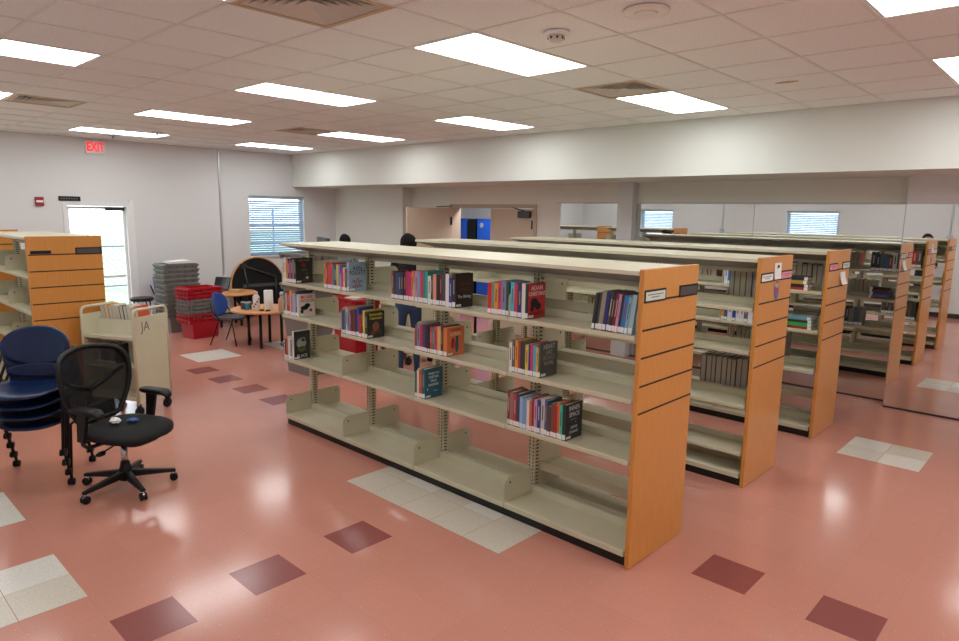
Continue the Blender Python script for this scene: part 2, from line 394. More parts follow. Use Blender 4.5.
t = thing('wall_conduit', 'thin grey vertical conduit on the left wall beside the window', 'conduit', (XL + .012, 2.47, 0)); MB().box(-.012, .008, -.014, .014, .75, ZC).build('pipe', alum_m, t); MB().box(-.012, .03, -.04, .04, .68, .80).build('junction_box', white_m, t, bevel=.004)
for x, lb in ((-.62, 'grey conduit with boxes on the window wall, reflected at the right edge'), (-5.6, 'thin grey conduit between the two windows seen in the mirror')):
    t = thing('wall_conduit', lb, 'conduit', (x, YF, 0)); MB().box(-.012, .012, 0, .02, .55, ZC).build('pipe', alum_m, t)
    for z in (.5, 1.58): MB().box(-.05, .05, 0, .05, z, z + .11).build('junction_box', alum_m, t, bevel=.005)

# windows with blinds
blind_m = M('blind_slat', (196, 214, 228), .45)
_bn = blind_m.node_tree; _bo = [n for n in _bn.nodes if n.type == 'OUTPUT_MATERIAL'][0]; _bt = _bn.nodes.new('ShaderNodeBsdfTranslucent'); _bt.inputs[0].default_value = lin((176, 208, 232)); _bx = _bn.nodes.new('ShaderNodeMixShader'); _bx.inputs[0].default_value = .38
_bn.links.new(_bn.nodes['Principled BSDF'].outputs[0], _bx.inputs[1]); _bn.links.new(_bt.outputs[0], _bx.inputs[2]); _bn.links.new(_bx.outputs[0], _bo.inputs[0])
def window(n, axis, a0, a1, z0, z1, face, label, out):
    # axis 'x': window in a wall of constant X (spans Y); axis 'y': constant Y (spans X). out = -1 outward direction
    w = struct(put('window_%d' % n, None, None)); w.empty_display_size = .1
    def bx(a, b, d0, d1, zz0, zz1): return (face + d0, face + d1, a, b, zz0, zz1) if axis == 'x' else (a, b, face + d0, face + d1, zz0, zz1)
    fr = MB()
    for (a, b, p, q) in ((a0, a0 + .05, z0, z1), (a1 - .05, a1, z0, z1), (a0 + .05, a1 - .05, z0, z0 + .05), (a0 + .05, a1 - .05, z1 - .05, z1), (a0 + .05, a1 - .05, (z0 + z1) / 2 - .02, (z0 + z1) / 2 + .02)):
        fr.box(*bx(a, b, -.15, -.10, p, q))
    fr.build('window_frame', white_m, w)
    MB().box(*bx(a0 + .05, a1 - .05, -.128, -.122, z0 + .05, (z0 + z1) / 2 - .02)).build('pane', glass_m, w)
    MB().box(*bx(a0 + .05, a1 - .05, -.128, -.122, (z0 + z1) / 2 + .02, z1 - .05)).build('pane', glass_m, w)
    MB().box(*bx(a0 - .02, a1 + .02, -.1, .03, z0 - .03, z0)).build('window_sill', white_m, w, bevel=.004)
    b = thing('window_blind', label, 'blind', (face - .05, (a0 + a1) / 2, z0) if axis == 'x' else ((a0 + a1) / 2, face - .05, z0), 0 if axis == 'x' else PI / 2, 'horizontal window blinds')
    hw = (a1 - a0) / 2 - .01; H = z1 - z0
    bm_ = blind_m
    MB().box(-.025, .025, -hw, hw, H - .05, H - .005).build('head_rail', bm_, b)
    MB().box(-.02, .02, -hw, hw, .005, .025).build('bottom_rail', bm_, b)
    n_s = int((H - .09) / .042); ang = math.radians(42)
    sm = MB(); c_, s_ = .0235 * math.cos(ang), .0235 * math.sin(ang)
    sm.hexa([(-c_, -hw, -s_), (c_, -hw, s_), (c_, hw, s_), (-c_, hw, -s_)], [(-c_, -hw, -s_ + .0012), (c_, -hw, s_ + .0012), (c_, hw, s_ + .0012), (-c_, hw, -s_ + .0012)])
    sme = sm.mesh('slat', bm_)
    for k in range(n_s): put('slat', sme, b, (0, 0, .045 + k * .042))
    for y in (-hw * .6, hw * .6): MB().tube([(.026, y, .02), (.026, y, H - .03)], .0015, 5).build('cord', white_m, b)
    MB().tube([(.032, -hw * .88, H * .35), (.032, -hw * .88, H - .03)], .003, 6).build('wand', white_m, b)
window(1, 'x', WY0, WY1, WZ0, WZ1, XL, 'white horizontal blind in the left wall window', -1)
window(2, 'y', FW[0][0], FW[0][1], FZ0, FZ1, YF, 'white blind in the window reflected above the farthest bookcase', -1)
window(3, 'y', FW[1][0], FW[1][1], FZ0, FZ1, YF, 'white blind in the window reflected beside the pilaster', -1)

# glass exit door in the left wall
d1 = struct(put('door_1', None, None, (XL, 0, 0)))
fr = MB()
for b in ((-.12, .015, DY0, DY0 + .045, 0, DZ), (-.12, .015, DY1 - .045, DY1, 0, DZ), (-.12, .015, DY0 + .045, DY1 - .045, DZ - .045, DZ)): fr.box(*b)
fr.build('door_frame', white_m, d1)
lf = MB(); a, b = DY0 + .05, DY1 - .05
for q in ((a, a + .03, .01, DZ - .05), (b - .03, b, .01, DZ - .05), (a + .03, b - .03, .01, .22), (a + .03, b - .03, DZ - .085, DZ - .05)): lf.box(-.09, -.05, *q)
lf.build('leaf_frame', white_m, d1); MB().box(-.072, -.066, a + .03, b - .03, .22, DZ - .085).build('pane', glass_m, d1)
MB().box(-.05, -.02, a + .05, b - .05, .86, .90).build('push_bar', white_m, d1, bevel=.005)
MB().box(-.05, .0, b - .3, b - .02, DZ - .11, DZ - .06).build('door_closer', steel_m, d1)
struct(MB().box(XL - .002, XL + .02, DY1, DY1 + .07, 0, DZ + .06).box(XL - .002, XL + .02, DY0 - .015, DY0, 0, DZ + .02).box(XL - .002, XL + .02, DY0, DY1, DZ, DZ + .02).build('trim_1', white_m))
# outside: lawn, fence, tree
struct(MB().box(-60, XL - T, -40, 50, -.3, -.08).build('lawn', grass_m)); 
struct(MB().box(-60, 30, -40, YF - T, -.3, -.085).build('lawn_front', grass_m))
fe = thing('chain_link_fence', 'pale chain link fence beyond the glass door', 'fence', (-16.5, 1.2, -.08))
fmt = M('galvanised', (104, 112, 124), .5)
for k in range(9): MB().tube([(0, -8 + k * 2.0, 0), (0, -8 + k * 2.0, 2.1)], .03, 8).build('post', fmt, fe)
for z in (.1, 1.1, 2.05): MB().tube([(0, -8, z), (0, 8, z)], .02, 6).build('rail', fmt, fe)
wm = MB()
for k in range(110):
    y = -8 + k * .15
    for sg in (-1, 1):
        y2 = y + sg * 1.0
        if -8 <= y2 <= 8: wm.tube([(0.02 * sg, y, .1), (.02 * sg, y2, 1.08)], .004, 3, cap=False); wm.tube([(0.02 * sg, y, 1.1), (.02 * sg, y2, 2.05)], .004, 3, cap=False)
wm.build('wire_mesh', fmt, fe)['kind'] = 'stuff'
tr = thing('utility_pole', 'pinkish pole standing outside behind the fence', 'pole', (-18, 2.0, -.08)); MB().tube([(0, 0, 0), (.1, .15, 3), (.1, .3, 6)], [.10, .08, .06], 10).build('shaft', M('pole_wood', (190, 160, 155), .8), tr)

# double doors in the back wall
fr = MB().box(OX0 - .055, OX0 + .012, YB - .02, YB + T + .01, 0, OZ - .012).box(OX1 - .012, OX1 + .055, YB - .02, YB + T + .01, 0, OZ - .012).box(OX0 - .055, OX1 + .055, YB - .02, YB + T + .01, OZ - .012, OZ + .05)
struct(fr.build('trim_2', frame_m))
def leaf(n, loc, rz, w, hinge_left):
    d = struct(put('door_%d' % n, None, None, loc, rz)); sx = 1 if hinge_left else -1
    MB().box(min(0, sx * w), max(0, sx * w), -.022, .022, .01, OZ - .02).build('leaf', door_m, d, bevel=.003)
    return d
d2 = leaf(2, (OX0 + .02, YB - .03, 0), -math.radians(100), .93, True)
MB().box(.02, .06, -.03, .03, 1.78, 1.92).build('hinge', steel_m, d2); MB().box(.86, .92, -.07, -.022, .98, 1.06).build('handle', chrome_m, d2)
MB().tube([(.03, .05, OZ + .02), (.35, .03, OZ + .0)], .008, 6).build('closer_arm', steel_m, d2)
d3 = leaf(3, (OX1 - .01, YB + .03, 0), 0, .93, False)
MB().box(-.30, -.06, -.075, -.022, OZ - .16, OZ - .06).build('door_closer', dgrey_m, d3, bevel=.005); MB().tube([(-.2, -.05, OZ - .05), (-.42, -.05, OZ + .0)], .009, 6).build('closer_arm', steel_m, d3)
MB().box(-.05, -.02, -.03, -.02, OZ - .34, OZ - .2).build('hinge', steel_m, d3); MB().box(-.9, -.84, -.07, -.022, .98, 1.06).build('handle', chrome_m, d3)
for k, (x, lb) in enumerate(((-7.93, 'bright blue locker left of the dark gap, beyond the double doors'), (-6.90, 'bright blue locker right of the dark gap, beyond the double doors'))):
    t = thing('locker', lb, 'locker', (x, 6.35, 0), 0, 'blue lockers in the storeroom')
    MB().box(-.38, .38, .02, .5, 0, 1.88).build('body', M('locker_blue', (16, 74, 170), .4), t); MB().box(-.36, .36, 0, .02, .06, 1.85).build('door', M('locker_door', (20, 84, 190), .4), t)
    MB().box(-.3, -.27, -.03, 0, .9, 1.1).build('handle', chrome_m, t)
    if k: MB().lathe([(.05, 0), (.05, -.004)], (-.24, 0, 1.76), 20, axis=1).build('sticker', M('sticker_grey', (150, 156, 170), .6), t)
t = thing('gap_filler', 'added black cabinet between the blue lockers beyond the double doors', 'filler', (-7.43, 6.36, 0)); MB().box(-.115, .115, .02, .5, 0, 1.87).build('body', black_m, t); MB().box(-.11, .11, 0, .02, .05, 1.85).build('door', black_m, t)  # black block added to darken the gap between the lockers
lt = bpy.data.lights.new('store_light', 'AREA'); lt.energy = 42; lt.size = .6; lo = bpy.data.objects.new('store_light', lt); COL.objects.link(lo); lo.location = (-6.2, 5.9, 2.58)

# ------------------------------------------------------------------ library shelving
SD = 0.6445; SH = 1.7135; BAY = 0.912
_b = MB(); W = BAY - .008
# shelf: front at y=0, back at .275, top at z=0
_b.prism([(0, 0), (0.004, .003), (.270, .0), (.270, .045), (.2745, .045), (.2745, -.018), (.262, -.018), (.262, -.012), (.014, -.010), (.014, -.024), (.003, -.026), (0, -.022)], 0, .004, W + .004)
board_me = _b.mesh('shelf_board', metal_m)
def plate(d, h, low):
    rr = .05; P = [(.002, -low), (d, -low), (d, h)]
    for k in range(7):
        a = PI / 2 + k * PI / 12; P.append((.002 + rr + rr * math.cos(a), h - rr + rr * math.sin(a)))
    mb = MB().prism(P, 0, -.0018, .0018)
    for x in (-.0024, .0019): mb.prism([(.055 + .008 * math.cos(k * PI / 4), h - .045 + .008 * math.sin(k * PI / 4)) for k in range(8)], 0, x, x + .0005, 1)
    return mb.mesh('shelf_bracket', [metal_m, steel_m])
brk_me = plate(.285, .165, .024); bbrk_me = plate(.285, .175, .02)
_b = MB(); _b.prism([(0, 0), (.004, .003), (.275, .0), (.275, .05), (.279, .05), (.279, -.02), (.02, -.02), (.02, -.032), (0, -.032)], 0, .004, W + .004); base_me = _b.mesh('base_shelf', metal_m)
kick_me = MB().box(0, BAY, .022, .034, 0, .06).mesh('kick_plate', kick_m)
_u = MB().box(-.027, .027, -.030, .030, 0, 1.64)
for k in range(60):
    z = .12 + k * .0254
    for x in (-.015, .015):
        _u.box(x - .0042, x + .0042, -.0306, -.0298, z, z + .014, 1); _u.box(x - .0042, x + .0042, .0298, .0306, z, z + .014, 1)
    for sx in (-1, 1):
        if k % 1 == 0: _u.box(min(sx * .0268, sx * .0274), max(sx * .0268, sx * .0274), -.014, .014, z + .003, z + .012, 1)
upright_me = _u.mesh('upright', [metal_m, slot_m])
canopy_me = MB().box(.001, BAY - .001, 0, SD, -.022, 0).mesh('canopy_panel', canopy_m)
under_me = MB().prism([(.014, -.0222), (SD - .014, -.0222), (SD / 2 + .03, -.088), (SD / 2 - .03, -.088)], 0, .001, BAY - .001).mesh('underside', M('canopy_underside_shade', (132, 131, 126), .4))  # shade below the canopy is put into this darker grey
rail_me = MB().box(0, BAY, -.012, .012, 0, .05).mesh('spreader_rail', metal_m)
_p = MB().box(-.028, 0, 0, SD, .004, SH); panel_me = _p.mesh('end_panel', [wood_m])
groove_me = MB().box(-.002, .0008, .012, SD - .004, -.0055, .0055).mesh('groove', groove_m)
foot_me = MB().box(-.02, -.006, .01, SD - .01, 0, .005).mesh('panel_foot', black_m)
GZ = (1.54, 1.383, 1.23, 1.072, .917)
def holder(panel, y, card, z=1.567):
    h = MB().box(0, .004, 0, .235, -.035, .035).build('label_holder', black_m, panel, (0, y, z), bevel=.003)
    MB().box(.004, .005, .012, .223, -.024, .024).build('label_card', card if card is not black_m else M('dark_card', (74, 68, 66), .5), h)
    if card is not black_m:
        for zz in (.008, -.006): MB().box(.005, .0053, .03 + (.04 if zz < 0 else 0), .2 - (.04 if zz < 0 else 0), zz - .0025, zz + .0025).build('printed_line', print_m, h)
def library_shelf(label, x, y, lf_, lb_, bays=4, cards=(None, None)):
    # lf_, lb_: shelf heights per bay (bay 0 next to the end panel) for the near and far side
    t = thing('library_shelf', label, 'bookcase', (x, y, 0), 0, 'double-sided library bookcases')
    ep = put('end_panel', panel_me, t, (0, 0, 0), bevel=.004)
    for z in GZ: put('groove', groove_me, ep, (0, 0, z))
    put('panel_foot', foot_me, ep)
    for yy, c in zip((.012, .405), cards):
        if c: holder(ep, yy, c)
    x0 = -.040
    for k in range(bays + 1): put('upright', upright_me, t, (x0 - k * BAY, SD / 2, 0))
    for k in range(bays):
        xl = x0 - (k + 1) * BAY
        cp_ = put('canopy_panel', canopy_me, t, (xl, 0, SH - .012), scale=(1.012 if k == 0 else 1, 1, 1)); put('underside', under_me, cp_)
        put('spreader_rail', rail_me, t, (xl, SD / 2, 1.585)); put('spreader_rail', rail_me, t, (xl, SD / 2, .09))
        for side, lv in ((0, lf_[k]), (1, lb_[k])):
            rz = PI * side; ox = xl if not side else xl + BAY; oy = .012 if not side else SD - .012
            put('kick_plate', kick_me, t, (ox, oy, 0), rz)
            b = put('base_shelf', base_me, t, (ox, oy, .095), rz); put('shelf_bracket', bbrk_me, b, (.001 if not side else BAY - .001, .004, 0))
            for z in lv:
                s = put('shelf_board', board_me, t, (ox, oy, z), rz); put('shelf_bracket', brk_me, s, (.001, .004, 0)); put('shelf_bracket', brk_me, s, (BAY - .001, .004, 0))
    return t, ep
std = [.635, .99, 1.345]
S1, E1 = library_shelf('nearest bookcase in the foreground with books on its shelves', 0, 0, [std, std, std, [.635, 1.045, 1.345]], [[.26, .70, 1.06, 1.40], [.62, .98, 1.36], [.60, .99, 1.36], [.63, 1.0, 1.36]], 4, (green_card_m, black_m))
S2, E2 = library_shelf('second bookcase from the front, with a blue sticker on its end panel', 0, 1.6239, [[.26, .62, 1.03, 1.345], std, std, std], [[.62, 1.0, 1.345], std, std, std], 4, (paper_m, pink_card_m))
S3, E3 = library_shelf('third bookcase, farthest back in front of the mirrors', 0, 3.1986, [[.62, .99, 1.345], std, std, std], [[.30, .62, .99, 1.345], [.3, .62, .99, 1.345], std, std], 4, (pink_card_m, green_card_m))
S4, E4 = library_shelf('empty bookcase at the left edge behind the blue chairs', -5.55, -1.53, [[.62, .98, 1.33]] * 2, [[.62, .98, 1.33]] * 2, 2, (None, black_m))
MB().box(0, .004, .03, .20, -.018, .012).build('label_holder', black_m, E4, (0, 0, 1.567)); 
S5, E5 = library_shelf('bookcase mostly hidden behind the left edge bookcase', -7.78, -1.75, [[.62, .98, 1.33]] * 2, [[.62, .98, 1.33]] * 2, 2, (None, None))
# notes and stickers on end panels
def note(label, name, ep_x, y0, y1, z0, z1, mat, curl=0.0, y_shelf=0, cat='paper'):
    n = 6; mb = MB(); pts = []
    for k in range(n + 1):
        s_ = k / n; pts.append((.0012 + curl * (1 - s_) ** 2, z0 + (z1 - z0) * s_))
    mb.prism(pts + [(p[0] + .0006, p[1]) for p in reversed(pts)], 1, y0, y1)
    return tag(mb.build(name, mat, None, (ep_x, y_shelf, 0)), label, cat)
n1 = note('white note with a dark doodle at the top of the second end panel', 'paper_note', 0, .265, .40, 1.545, 1.665, paper_m, 0.006, 1.6239)
n3 = note('curled white note on the third end panel', 'paper_note', 0, .36, .52, 1.395, 1.51, paper_m, 0.03, 3.1986)
doodle = MB()
for (y, z, rr) in ((.335, 1.64, .02), (.35, 1.635, .014), (.32, 1.628, .01)): doodle.prism([(y + rr * math.cos(k * PI / 5), z + .6 * rr * math.sin(k * PI / 5)) for k in range(10)], 0, .0025, .003)
doodle.build('doodle', black_m, n1)
stk = thing('sticker', 'colourful cut-out sticker below the labels of the second end panel', 'sticker', (0, 1.6239 + .34, 1.45))
sp = [(0, -.065), (.03, -.05), (.05, -.01), (.045, .03), (.055, .05), (.04, .075), (-.04, .075), (-.055, .045), (-.05, 0), (-.035, -.04)]
MB().prism(sp, 0, .0005, .0015).build('outline', colour((70, 110, 165)), stk)
MB().prism([(y * .5 + .006, z * .4 + .0) for y, z in sp], 0, .0015, .002).build('red_patch', colour((190, 50, 50)), stk)
MB().prism([(y * .8, z * .28 + .048) for y, z in sp], 0, .0015, .0022).build('tan_patch', colour((200, 160, 120)), stk)
MB().prism([(y * .5, z * .12 + .07) for y, z in sp], 0, .0022, .0027).build('red_patch', colour((170, 60, 70)), stk)

# ------------------------------------------------------------------ books
_c = MB().box(0, .07, 0, 1, 0, 1).box(.93, 1, 0, 1, 0, 1).box(.07, .93, 0, .018, 0, 1); 
cover_cache = {}
def cover_me(rgb):
    k = tuple(rgb)
    if k not in cover_cache:
        me = _c.mesh('cover', colour(rgb)); cover_cache[k] = me
    return cover_cache[k]
pages_me = MB().box(.07, .93, .018, .975, .018, .982).mesh('page_block', page_m)
gpages_me = MB().box(.07, .93, .018, .975, .018, .982).mesh('page_block', greypage_m)
slabel_me = MB().box(.04, .96, -.006, 0, .03, .17).mesh('spine_label', spine_m)
_tm = {}
def title_me(rgb):
    if rgb not in _tm: _tm[rgb] = MB().box(.36, .62, -.003, 0, .40, .82).mesh('spine_title', colour(rgb))
    return _tm[rgb]
ORD = ['first', 'second', 'third', 'fourth', 'fifth', 'sixth', 'seventh', 'eighth', 'ninth', 'tenth', 'eleventh', 'twelfth', 'thirteenth', 'fourteenth', 'fifteenth', 'sixteenth', 'seventeenth', 'eighteenth', 'nineteenth', 'twentieth', 'twenty-first', 'twenty-second', 'twenty-third', 'twenty-fourth', 'twenty-fifth']
def cname(c):
    r_, g_, b_ = c; mx, mn = max(c), min(c)
    if mx - mn < 28: return 'black' if mx < 60 else 'dark grey' if mx < 105 else 'grey' if mx < 170 else 'white'
    if mx == r_:
        if b_ > g_ + 35: return 'pink'
        if g_ > .72 * r_: return 'yellow' if b_ < .7 * r_ else 'cream'
        if g_ > .45 * r_: return 'brown' if r_ < 150 else ('orange' if b_ < .6 * r_ else 'peach')
        return 'dark red' if r_ < 130 else 'red'
    if mx == g_: return 'green' if b_ < .9 * g_ else 'teal'
    if r_ > .75 * b_ and g_ < r_: return 'purple'
    if g_ > .85 * b_: return 'teal'
    return 'navy blue' if b_ < 95 else 'light blue' if mn > 110 else 'blue'
def book(label, grp, x, y, z, w, h, d, rgb, lean=0.0, back=False, slab=True, grey=False, titlec=None):
    t = thing('book', label, 'book', (x, y, z), PI if back else 0, grp)
    if lean: t.rotation_euler = (0, lean, 0)
    sc = (w, d, h)
    put('cover', cover_me(rgb), t, scale=sc); put('page_block', gpages_me if grey else pages_me, t, scale=sc)
    if slab: put('spine_label', slabel_me, t, scale=sc)
    if titlec and w > .014: put('spine_title', title_me(titlec), t, scale=sc)
    return t
LT = [(190, 184, 174), (170, 140, 84), (160, 164, 172), (140, 70, 60), (70, 66, 66)]
def row(where, x0, x1, y, z, cols, hs=(.205, .235), lean=0.0, depth=(.145, .172), back=False, grey=False, slab=True, lasth=None, grp=None, widths=None, step_y=.004):
    """books side by side between x0 and x1, first = leftmost as seen from the aisle in front"""
    n = len(cols); ws = widths or [random.uniform(.7, 1.3) for _ in cols]; sm = sum(ws); ws = [w / sm * (x1 - x0 - .001 * n) for w in ws]
    x = x0; last = None
    for k, (c, w) in enumerate(zip(cols, ws)):
        h = random.uniform(*hs) if not (lasth and k == n - 1) else lasth
        d = random.uniform(*depth) if k < n - 1 else depth[1]
        lb = '%s book, %s, %s' % (cname(c), 'leftmost' if k == 0 else 'rightmost' if k == n - 1 else ORD[k] + ' from left', where)
        dark = sum(c) < 330
        tc = random.choice(LT[:3] if dark else LT[3:]) if random.random() < .5 else None
        xx = x if not back else x + w
        last = book(lb, grp or 'books ' + where, xx, y + random.uniform(0, step_y) * (-1 if back else 1), z + (w * math.sin(lean) if lean > 0 else 0), w, h, d, c, lean, back, slab, grey, tc)
        x += w + .001
    return last, ws[-1], (lasth or h), d
def cover_art(info, bg, items, blobs=(), label_plate=True):
    """printing on the outer cover (faces +X) of the last book of a row"""
    t, w, h, d = info
    if bg: MB().box(w, w + .0006, .003, d - .002, .002, h - .002).build('cover_art', colour(bg), t)
    for (y0, y1, z0, z1, c) in blobs: MB().prism([((y0 + y1) / 2 + (y1 - y0) / 2 * math.cos(k * PI / 6), (z0 + z1) / 2 + (z1 - z0) / 2 * math.sin(k * PI / 6)) for k in range(12)], 0, w + .0006, w + .0011).build('cover_picture', colour(c), t) 
    for (s_, size, z, c, sx) in items: text_on_x('cover_lettering', s_, size * 1.18, colour(c), t, (w + .0012, d * .5, z), sx=sx, bold=size * .012)
    if label_plate: MB().box(w + .0006, w + .001, .008, .055, .008, .024).build('barcode_label', spine_m, t)
ZL1, ZL2, ZL3, ZL2b = .635 + .003, .99 + .003, 1.345 + .003, 1.045 + .003
YB1 = .022
W_, K_, O_, N_, MG = (222, 218, 208), (28, 28, 32), (214, 132, 60), (28, 40, 84), (190, 40, 96)
i = row("far end of the nearest top shelf", -3.683, -3.46, YB1, ZL3, [(210, 205, 198), (226, 220, 210), (222, 140, 60), (24, 34, 86), (196, 60, 120), (40, 60, 66), (120, 124, 126), (44, 40, 36)], hs=(.20, .225), lasth=.225)
cover_art(i, (44, 41, 38), [('LEE CHILD', .02, .205, (150, 130, 60), 1)], [(.06, .10, .14, .18, (160, 20, 30)), (.05, .12, .11, .125, (70, 100, 40)), (.09, .13, .08, .09, (70, 100, 40)), (.10, .13, .035, .06, (190, 190, 190)), (.07, .1, .02, .035, (150, 20, 30))])
i = row("row before the pink spine, nearest top shelf", -3.02, -2.785, YB1, ZL3, [(208, 150, 50), (190, 40, 52), (150, 110, 70), (200, 50, 90), (222, 60, 80), (60, 140, 100), (40, 70, 130), (220, 190, 60), (120, 140, 200)], hs=(.205, .225))
i = row("row ending in the pale blue cover", -2.770, -2.665, YB1, ZL3, [(226, 40, 140), (224, 210, 190), (120, 60, 56), (150, 172, 188)], hs=(.18, .20), lasth=.235, widths=[1, .8, .9, 1.0])
cover_art(i, (150, 175, 192), [('KEN', .038, .185, (40, 58, 72), 1), ('FOLLETT', .038, .15, (40, 58, 72), .9), ('THE', .016, .10, (150, 60, 60), 1), ('PILLARS', .026, .08, (150, 50, 50), .95), ('OF THE', .015, .058, (150, 60, 60), 1), ('EARTH', .026, .038, (150, 50, 50), 1)], [(.07, .085, .117, .13, (220, 170, 60))])
g3 = [(150, 60, 66), (40, 44, 52), (56, 74, 100), (38, 70, 120), (50, 40, 60), (60, 30, 40), (180, 40, 90), (200, 50, 120), (226, 140, 60), (180, 150, 180), (120, 160, 200), (210, 60, 80), (40, 130, 130), (60, 160, 150), (220, 222, 210), (30, 80, 70), (222, 150, 130), (36, 36, 42), (120, 30, 40), (60, 70, 80), (226, 220, 224), (60, 66, 140), (52, 46, 42)]
row("long middle row of the nearest top shelf, left half", -2.125, -1.869, YB1, ZL3, g3[:9], hs=(.20, .235))
i = row("long middle row of the nearest top shelf, right half", -1.859, -1.44, YB1, ZL3, g3[9:], hs=(.20, .235), lasth=.235)
cover_art(i, (50, 44, 40), [('STEPHEN', .022, .16, (120, 40, 30), 1), ('KING', .03, .125, (120, 40, 30), 1), ('The Shining', .026, .075, (200, 200, 200), .9)], [])
g4 = [(206, 30, 38), (110, 150, 130), (224, 150, 50), (200, 70, 90), (120, 130, 170), (40, 80, 60), (80, 180, 200), (190, 60, 80), (40, 60, 110), (220, 216, 206), (36, 40, 46)]
row("left part of row ending in red cover", -1.14, -.957, YB1, ZL3, g4[:6], hs=(.195, .225))
i = row("right part of row ending in red cover", -.947, -.80, YB1, ZL3, g4[6:], hs=(.195, .225), lasth=.22)
cover_art(i, (196, 46, 52), [('ADAM', .034, .19, (230, 200, 200), 1), ('CHRISTANZ', .03, .155, (230, 200, 200), .85), ('RADIANCE', .028, .03, (40, 20, 24), .85)], [(.02, .10, .07, .13, (40, 24, 28)), (.07, .13, .05, .10, (50, 24, 28)), (.02, .06, .045, .08, (36, 24, 28))])
g5 = [(40, 42, 46), (60, 66, 60), (150, 140, 120), (40, 48, 110), (70, 66, 74), (34, 34, 38), (120, 30, 40), (196, 140, 180), (48, 40, 50), (50, 120, 180), (130, 170, 190), (160, 190, 200)]
row("leaning row beside the nearest end panel", -.335, -.075, YB1, ZL3, g5, hs=(.205, .235), lean=.12, step_y=.01)
i = row("far end of the nearest middle shelf", -3.683, -3.43, YB1, ZL2b, [(30, 120, 70), (216, 200, 190), (180, 34, 46), (190, 40, 60), (220, 180, 130), (60, 110, 190), (224, 150, 80), (140, 170, 220), (60, 70, 110), (216, 206, 198)], hs=(.17, .235), lasth=.205)
cover_art(i, (222, 214, 206), [('MICHAEL', .032, .175, (190, 50, 46), .8), ('CRICHTON', .032, .142, (190, 50, 46), .75)], [(.02, .10, .06, .10, (24, 22, 22)), (.06, .12, .08, .12, (24, 22, 22)), (.02, .05, .03, .07, (24, 22, 22)), (.11, .14, .04, .07, (210, 40, 46))])
g7 = [(60, 80, 110), (70, 120, 170), (222, 180, 160), (90, 150, 190), (180, 50, 40), (50, 50, 60), (120, 50, 46), (60, 40, 50), (50, 80, 160), (180, 44, 50), (70, 44, 40), (226, 200, 70), (50, 54, 50)]
i = row("row ending in the yellow-lettered black cover", -2.771, -2.43, YB1, ZL2, g7, hs=(.18, .24), lasth=.215)
cover_art(i, (44, 46, 44), [('Immovable', .03, .19, (214, 200, 70), .85), ('Catastrophe', .026, .16, (214, 200, 70), .8)], [(.05, .12, .05, .13, (150, 90, 70)), (.03, .08, .02, .06, (120, 60, 50)), (.09, .14, .03, .07, (70, 60, 60))])
g8 = [(170, 60, 60), (120, 130, 160), (190, 50, 70), (90, 60, 110), (50, 50, 60), (40, 44, 50), (200, 60, 60), (70, 130, 90), (210, 60, 120), (220, 180, 100), (70, 40, 60), (214, 120, 70)]
i = row("row ending in the orange cover", -1.859, -1.52, YB1, ZL2, g8, hs=(.18, .215), lasth=.205)
cover_art(i, (212, 120, 72), [('INSTANT', .02, .185, (110, 50, 40), 1), ('KARMA', .032, .155, (226, 190, 160), .9)], [(.04, .075, .05, .12, (190, 30, 40)), (.08, .115, .02, .13, (50, 90, 110)), (.05, .07, .10, .13, (60, 40, 40)), (.085, .11, .115, .14, (70, 50, 40))])
g9 = [(220, 216, 206), (90, 80, 90), (216, 160, 50), (180, 60, 60), (50, 50, 56), (40, 70, 60), (216, 190, 80), (60, 56, 110), (200, 50, 110), (90, 170, 190), (216, 180, 60), (78, 78, 76)]
i = row("row ending in the grey lettered cover", -.947, -.69, YB1, ZL2, g9, hs=(.19, .21), lasth=.215)
cover_art(i, (74, 74, 72), [('HEART', .036, .19, (170, 172, 168), .9), ('LIKE', .03, .155, (140, 142, 130), 1), ('BONES', .036, .12, (120, 122, 118), .9), ('NOVEL', .03, .085, (150, 140, 110), .9)], [])
i = row("far end of the nearest lower shelf", -3.683, -3.53, YB1, ZL1, [(60, 50, 50), (180, 60, 50), (206, 200, 190), (216, 212, 206), (150, 140, 130), (220, 218, 214)], hs=(.18, .22), lasth=.265)
cover_art(i, (40, 44, 40), [('BLACK', .034, .03, (220, 220, 220), .9), ('James Patterson', .02, .245, (40, 40, 40), .9)], [(.03, .13, .10, .20, (150, 160, 150)), (.04, .12, .07, .12, (110, 110, 60)), (.08, .12, .16, .2, (200, 205, 205))])
i = row("short row ending in the teal cover", -1.859, -1.745, YB1, ZL1, [(60, 110, 110), (222, 210, 190), (206, 80, 40), (44, 96, 116)], hs=(.19, .225), lasth=.225, widths=[.8, .7, 1, 1.3])
cover_art(i, (42, 92, 114), [('WHEN THE', .02, .185, (206, 216, 216), .9), ('CURTAIN', .022, .158, (206, 216, 216), .9), ('FALLS', .022, .13, (206, 216, 216), .9), ('DARKNESS', .02, .10, (206, 216, 216), .9)], [(.02, .03, .06, .08, (200, 210, 210)), (.08, .13, .05, .054, (200, 210, 210))])
g12 = [(130, 40, 44), (150, 110, 100), (190, 60, 60), (60, 60, 80), (150, 180, 210), (120, 160, 200), (220, 214, 206), (200, 110, 70), (150, 40, 44), (190, 150, 190), (60, 60, 120), (190, 190, 190), (70, 90, 130), (90, 70, 64), (110, 80, 70), (160, 50, 50), (214, 100, 50), (60, 190, 150), (44, 48, 54)]
i = row("row ending in the black space cover", -.947, -.485, YB1, ZL1, g12, hs=(.19, .23), lasth=.225)
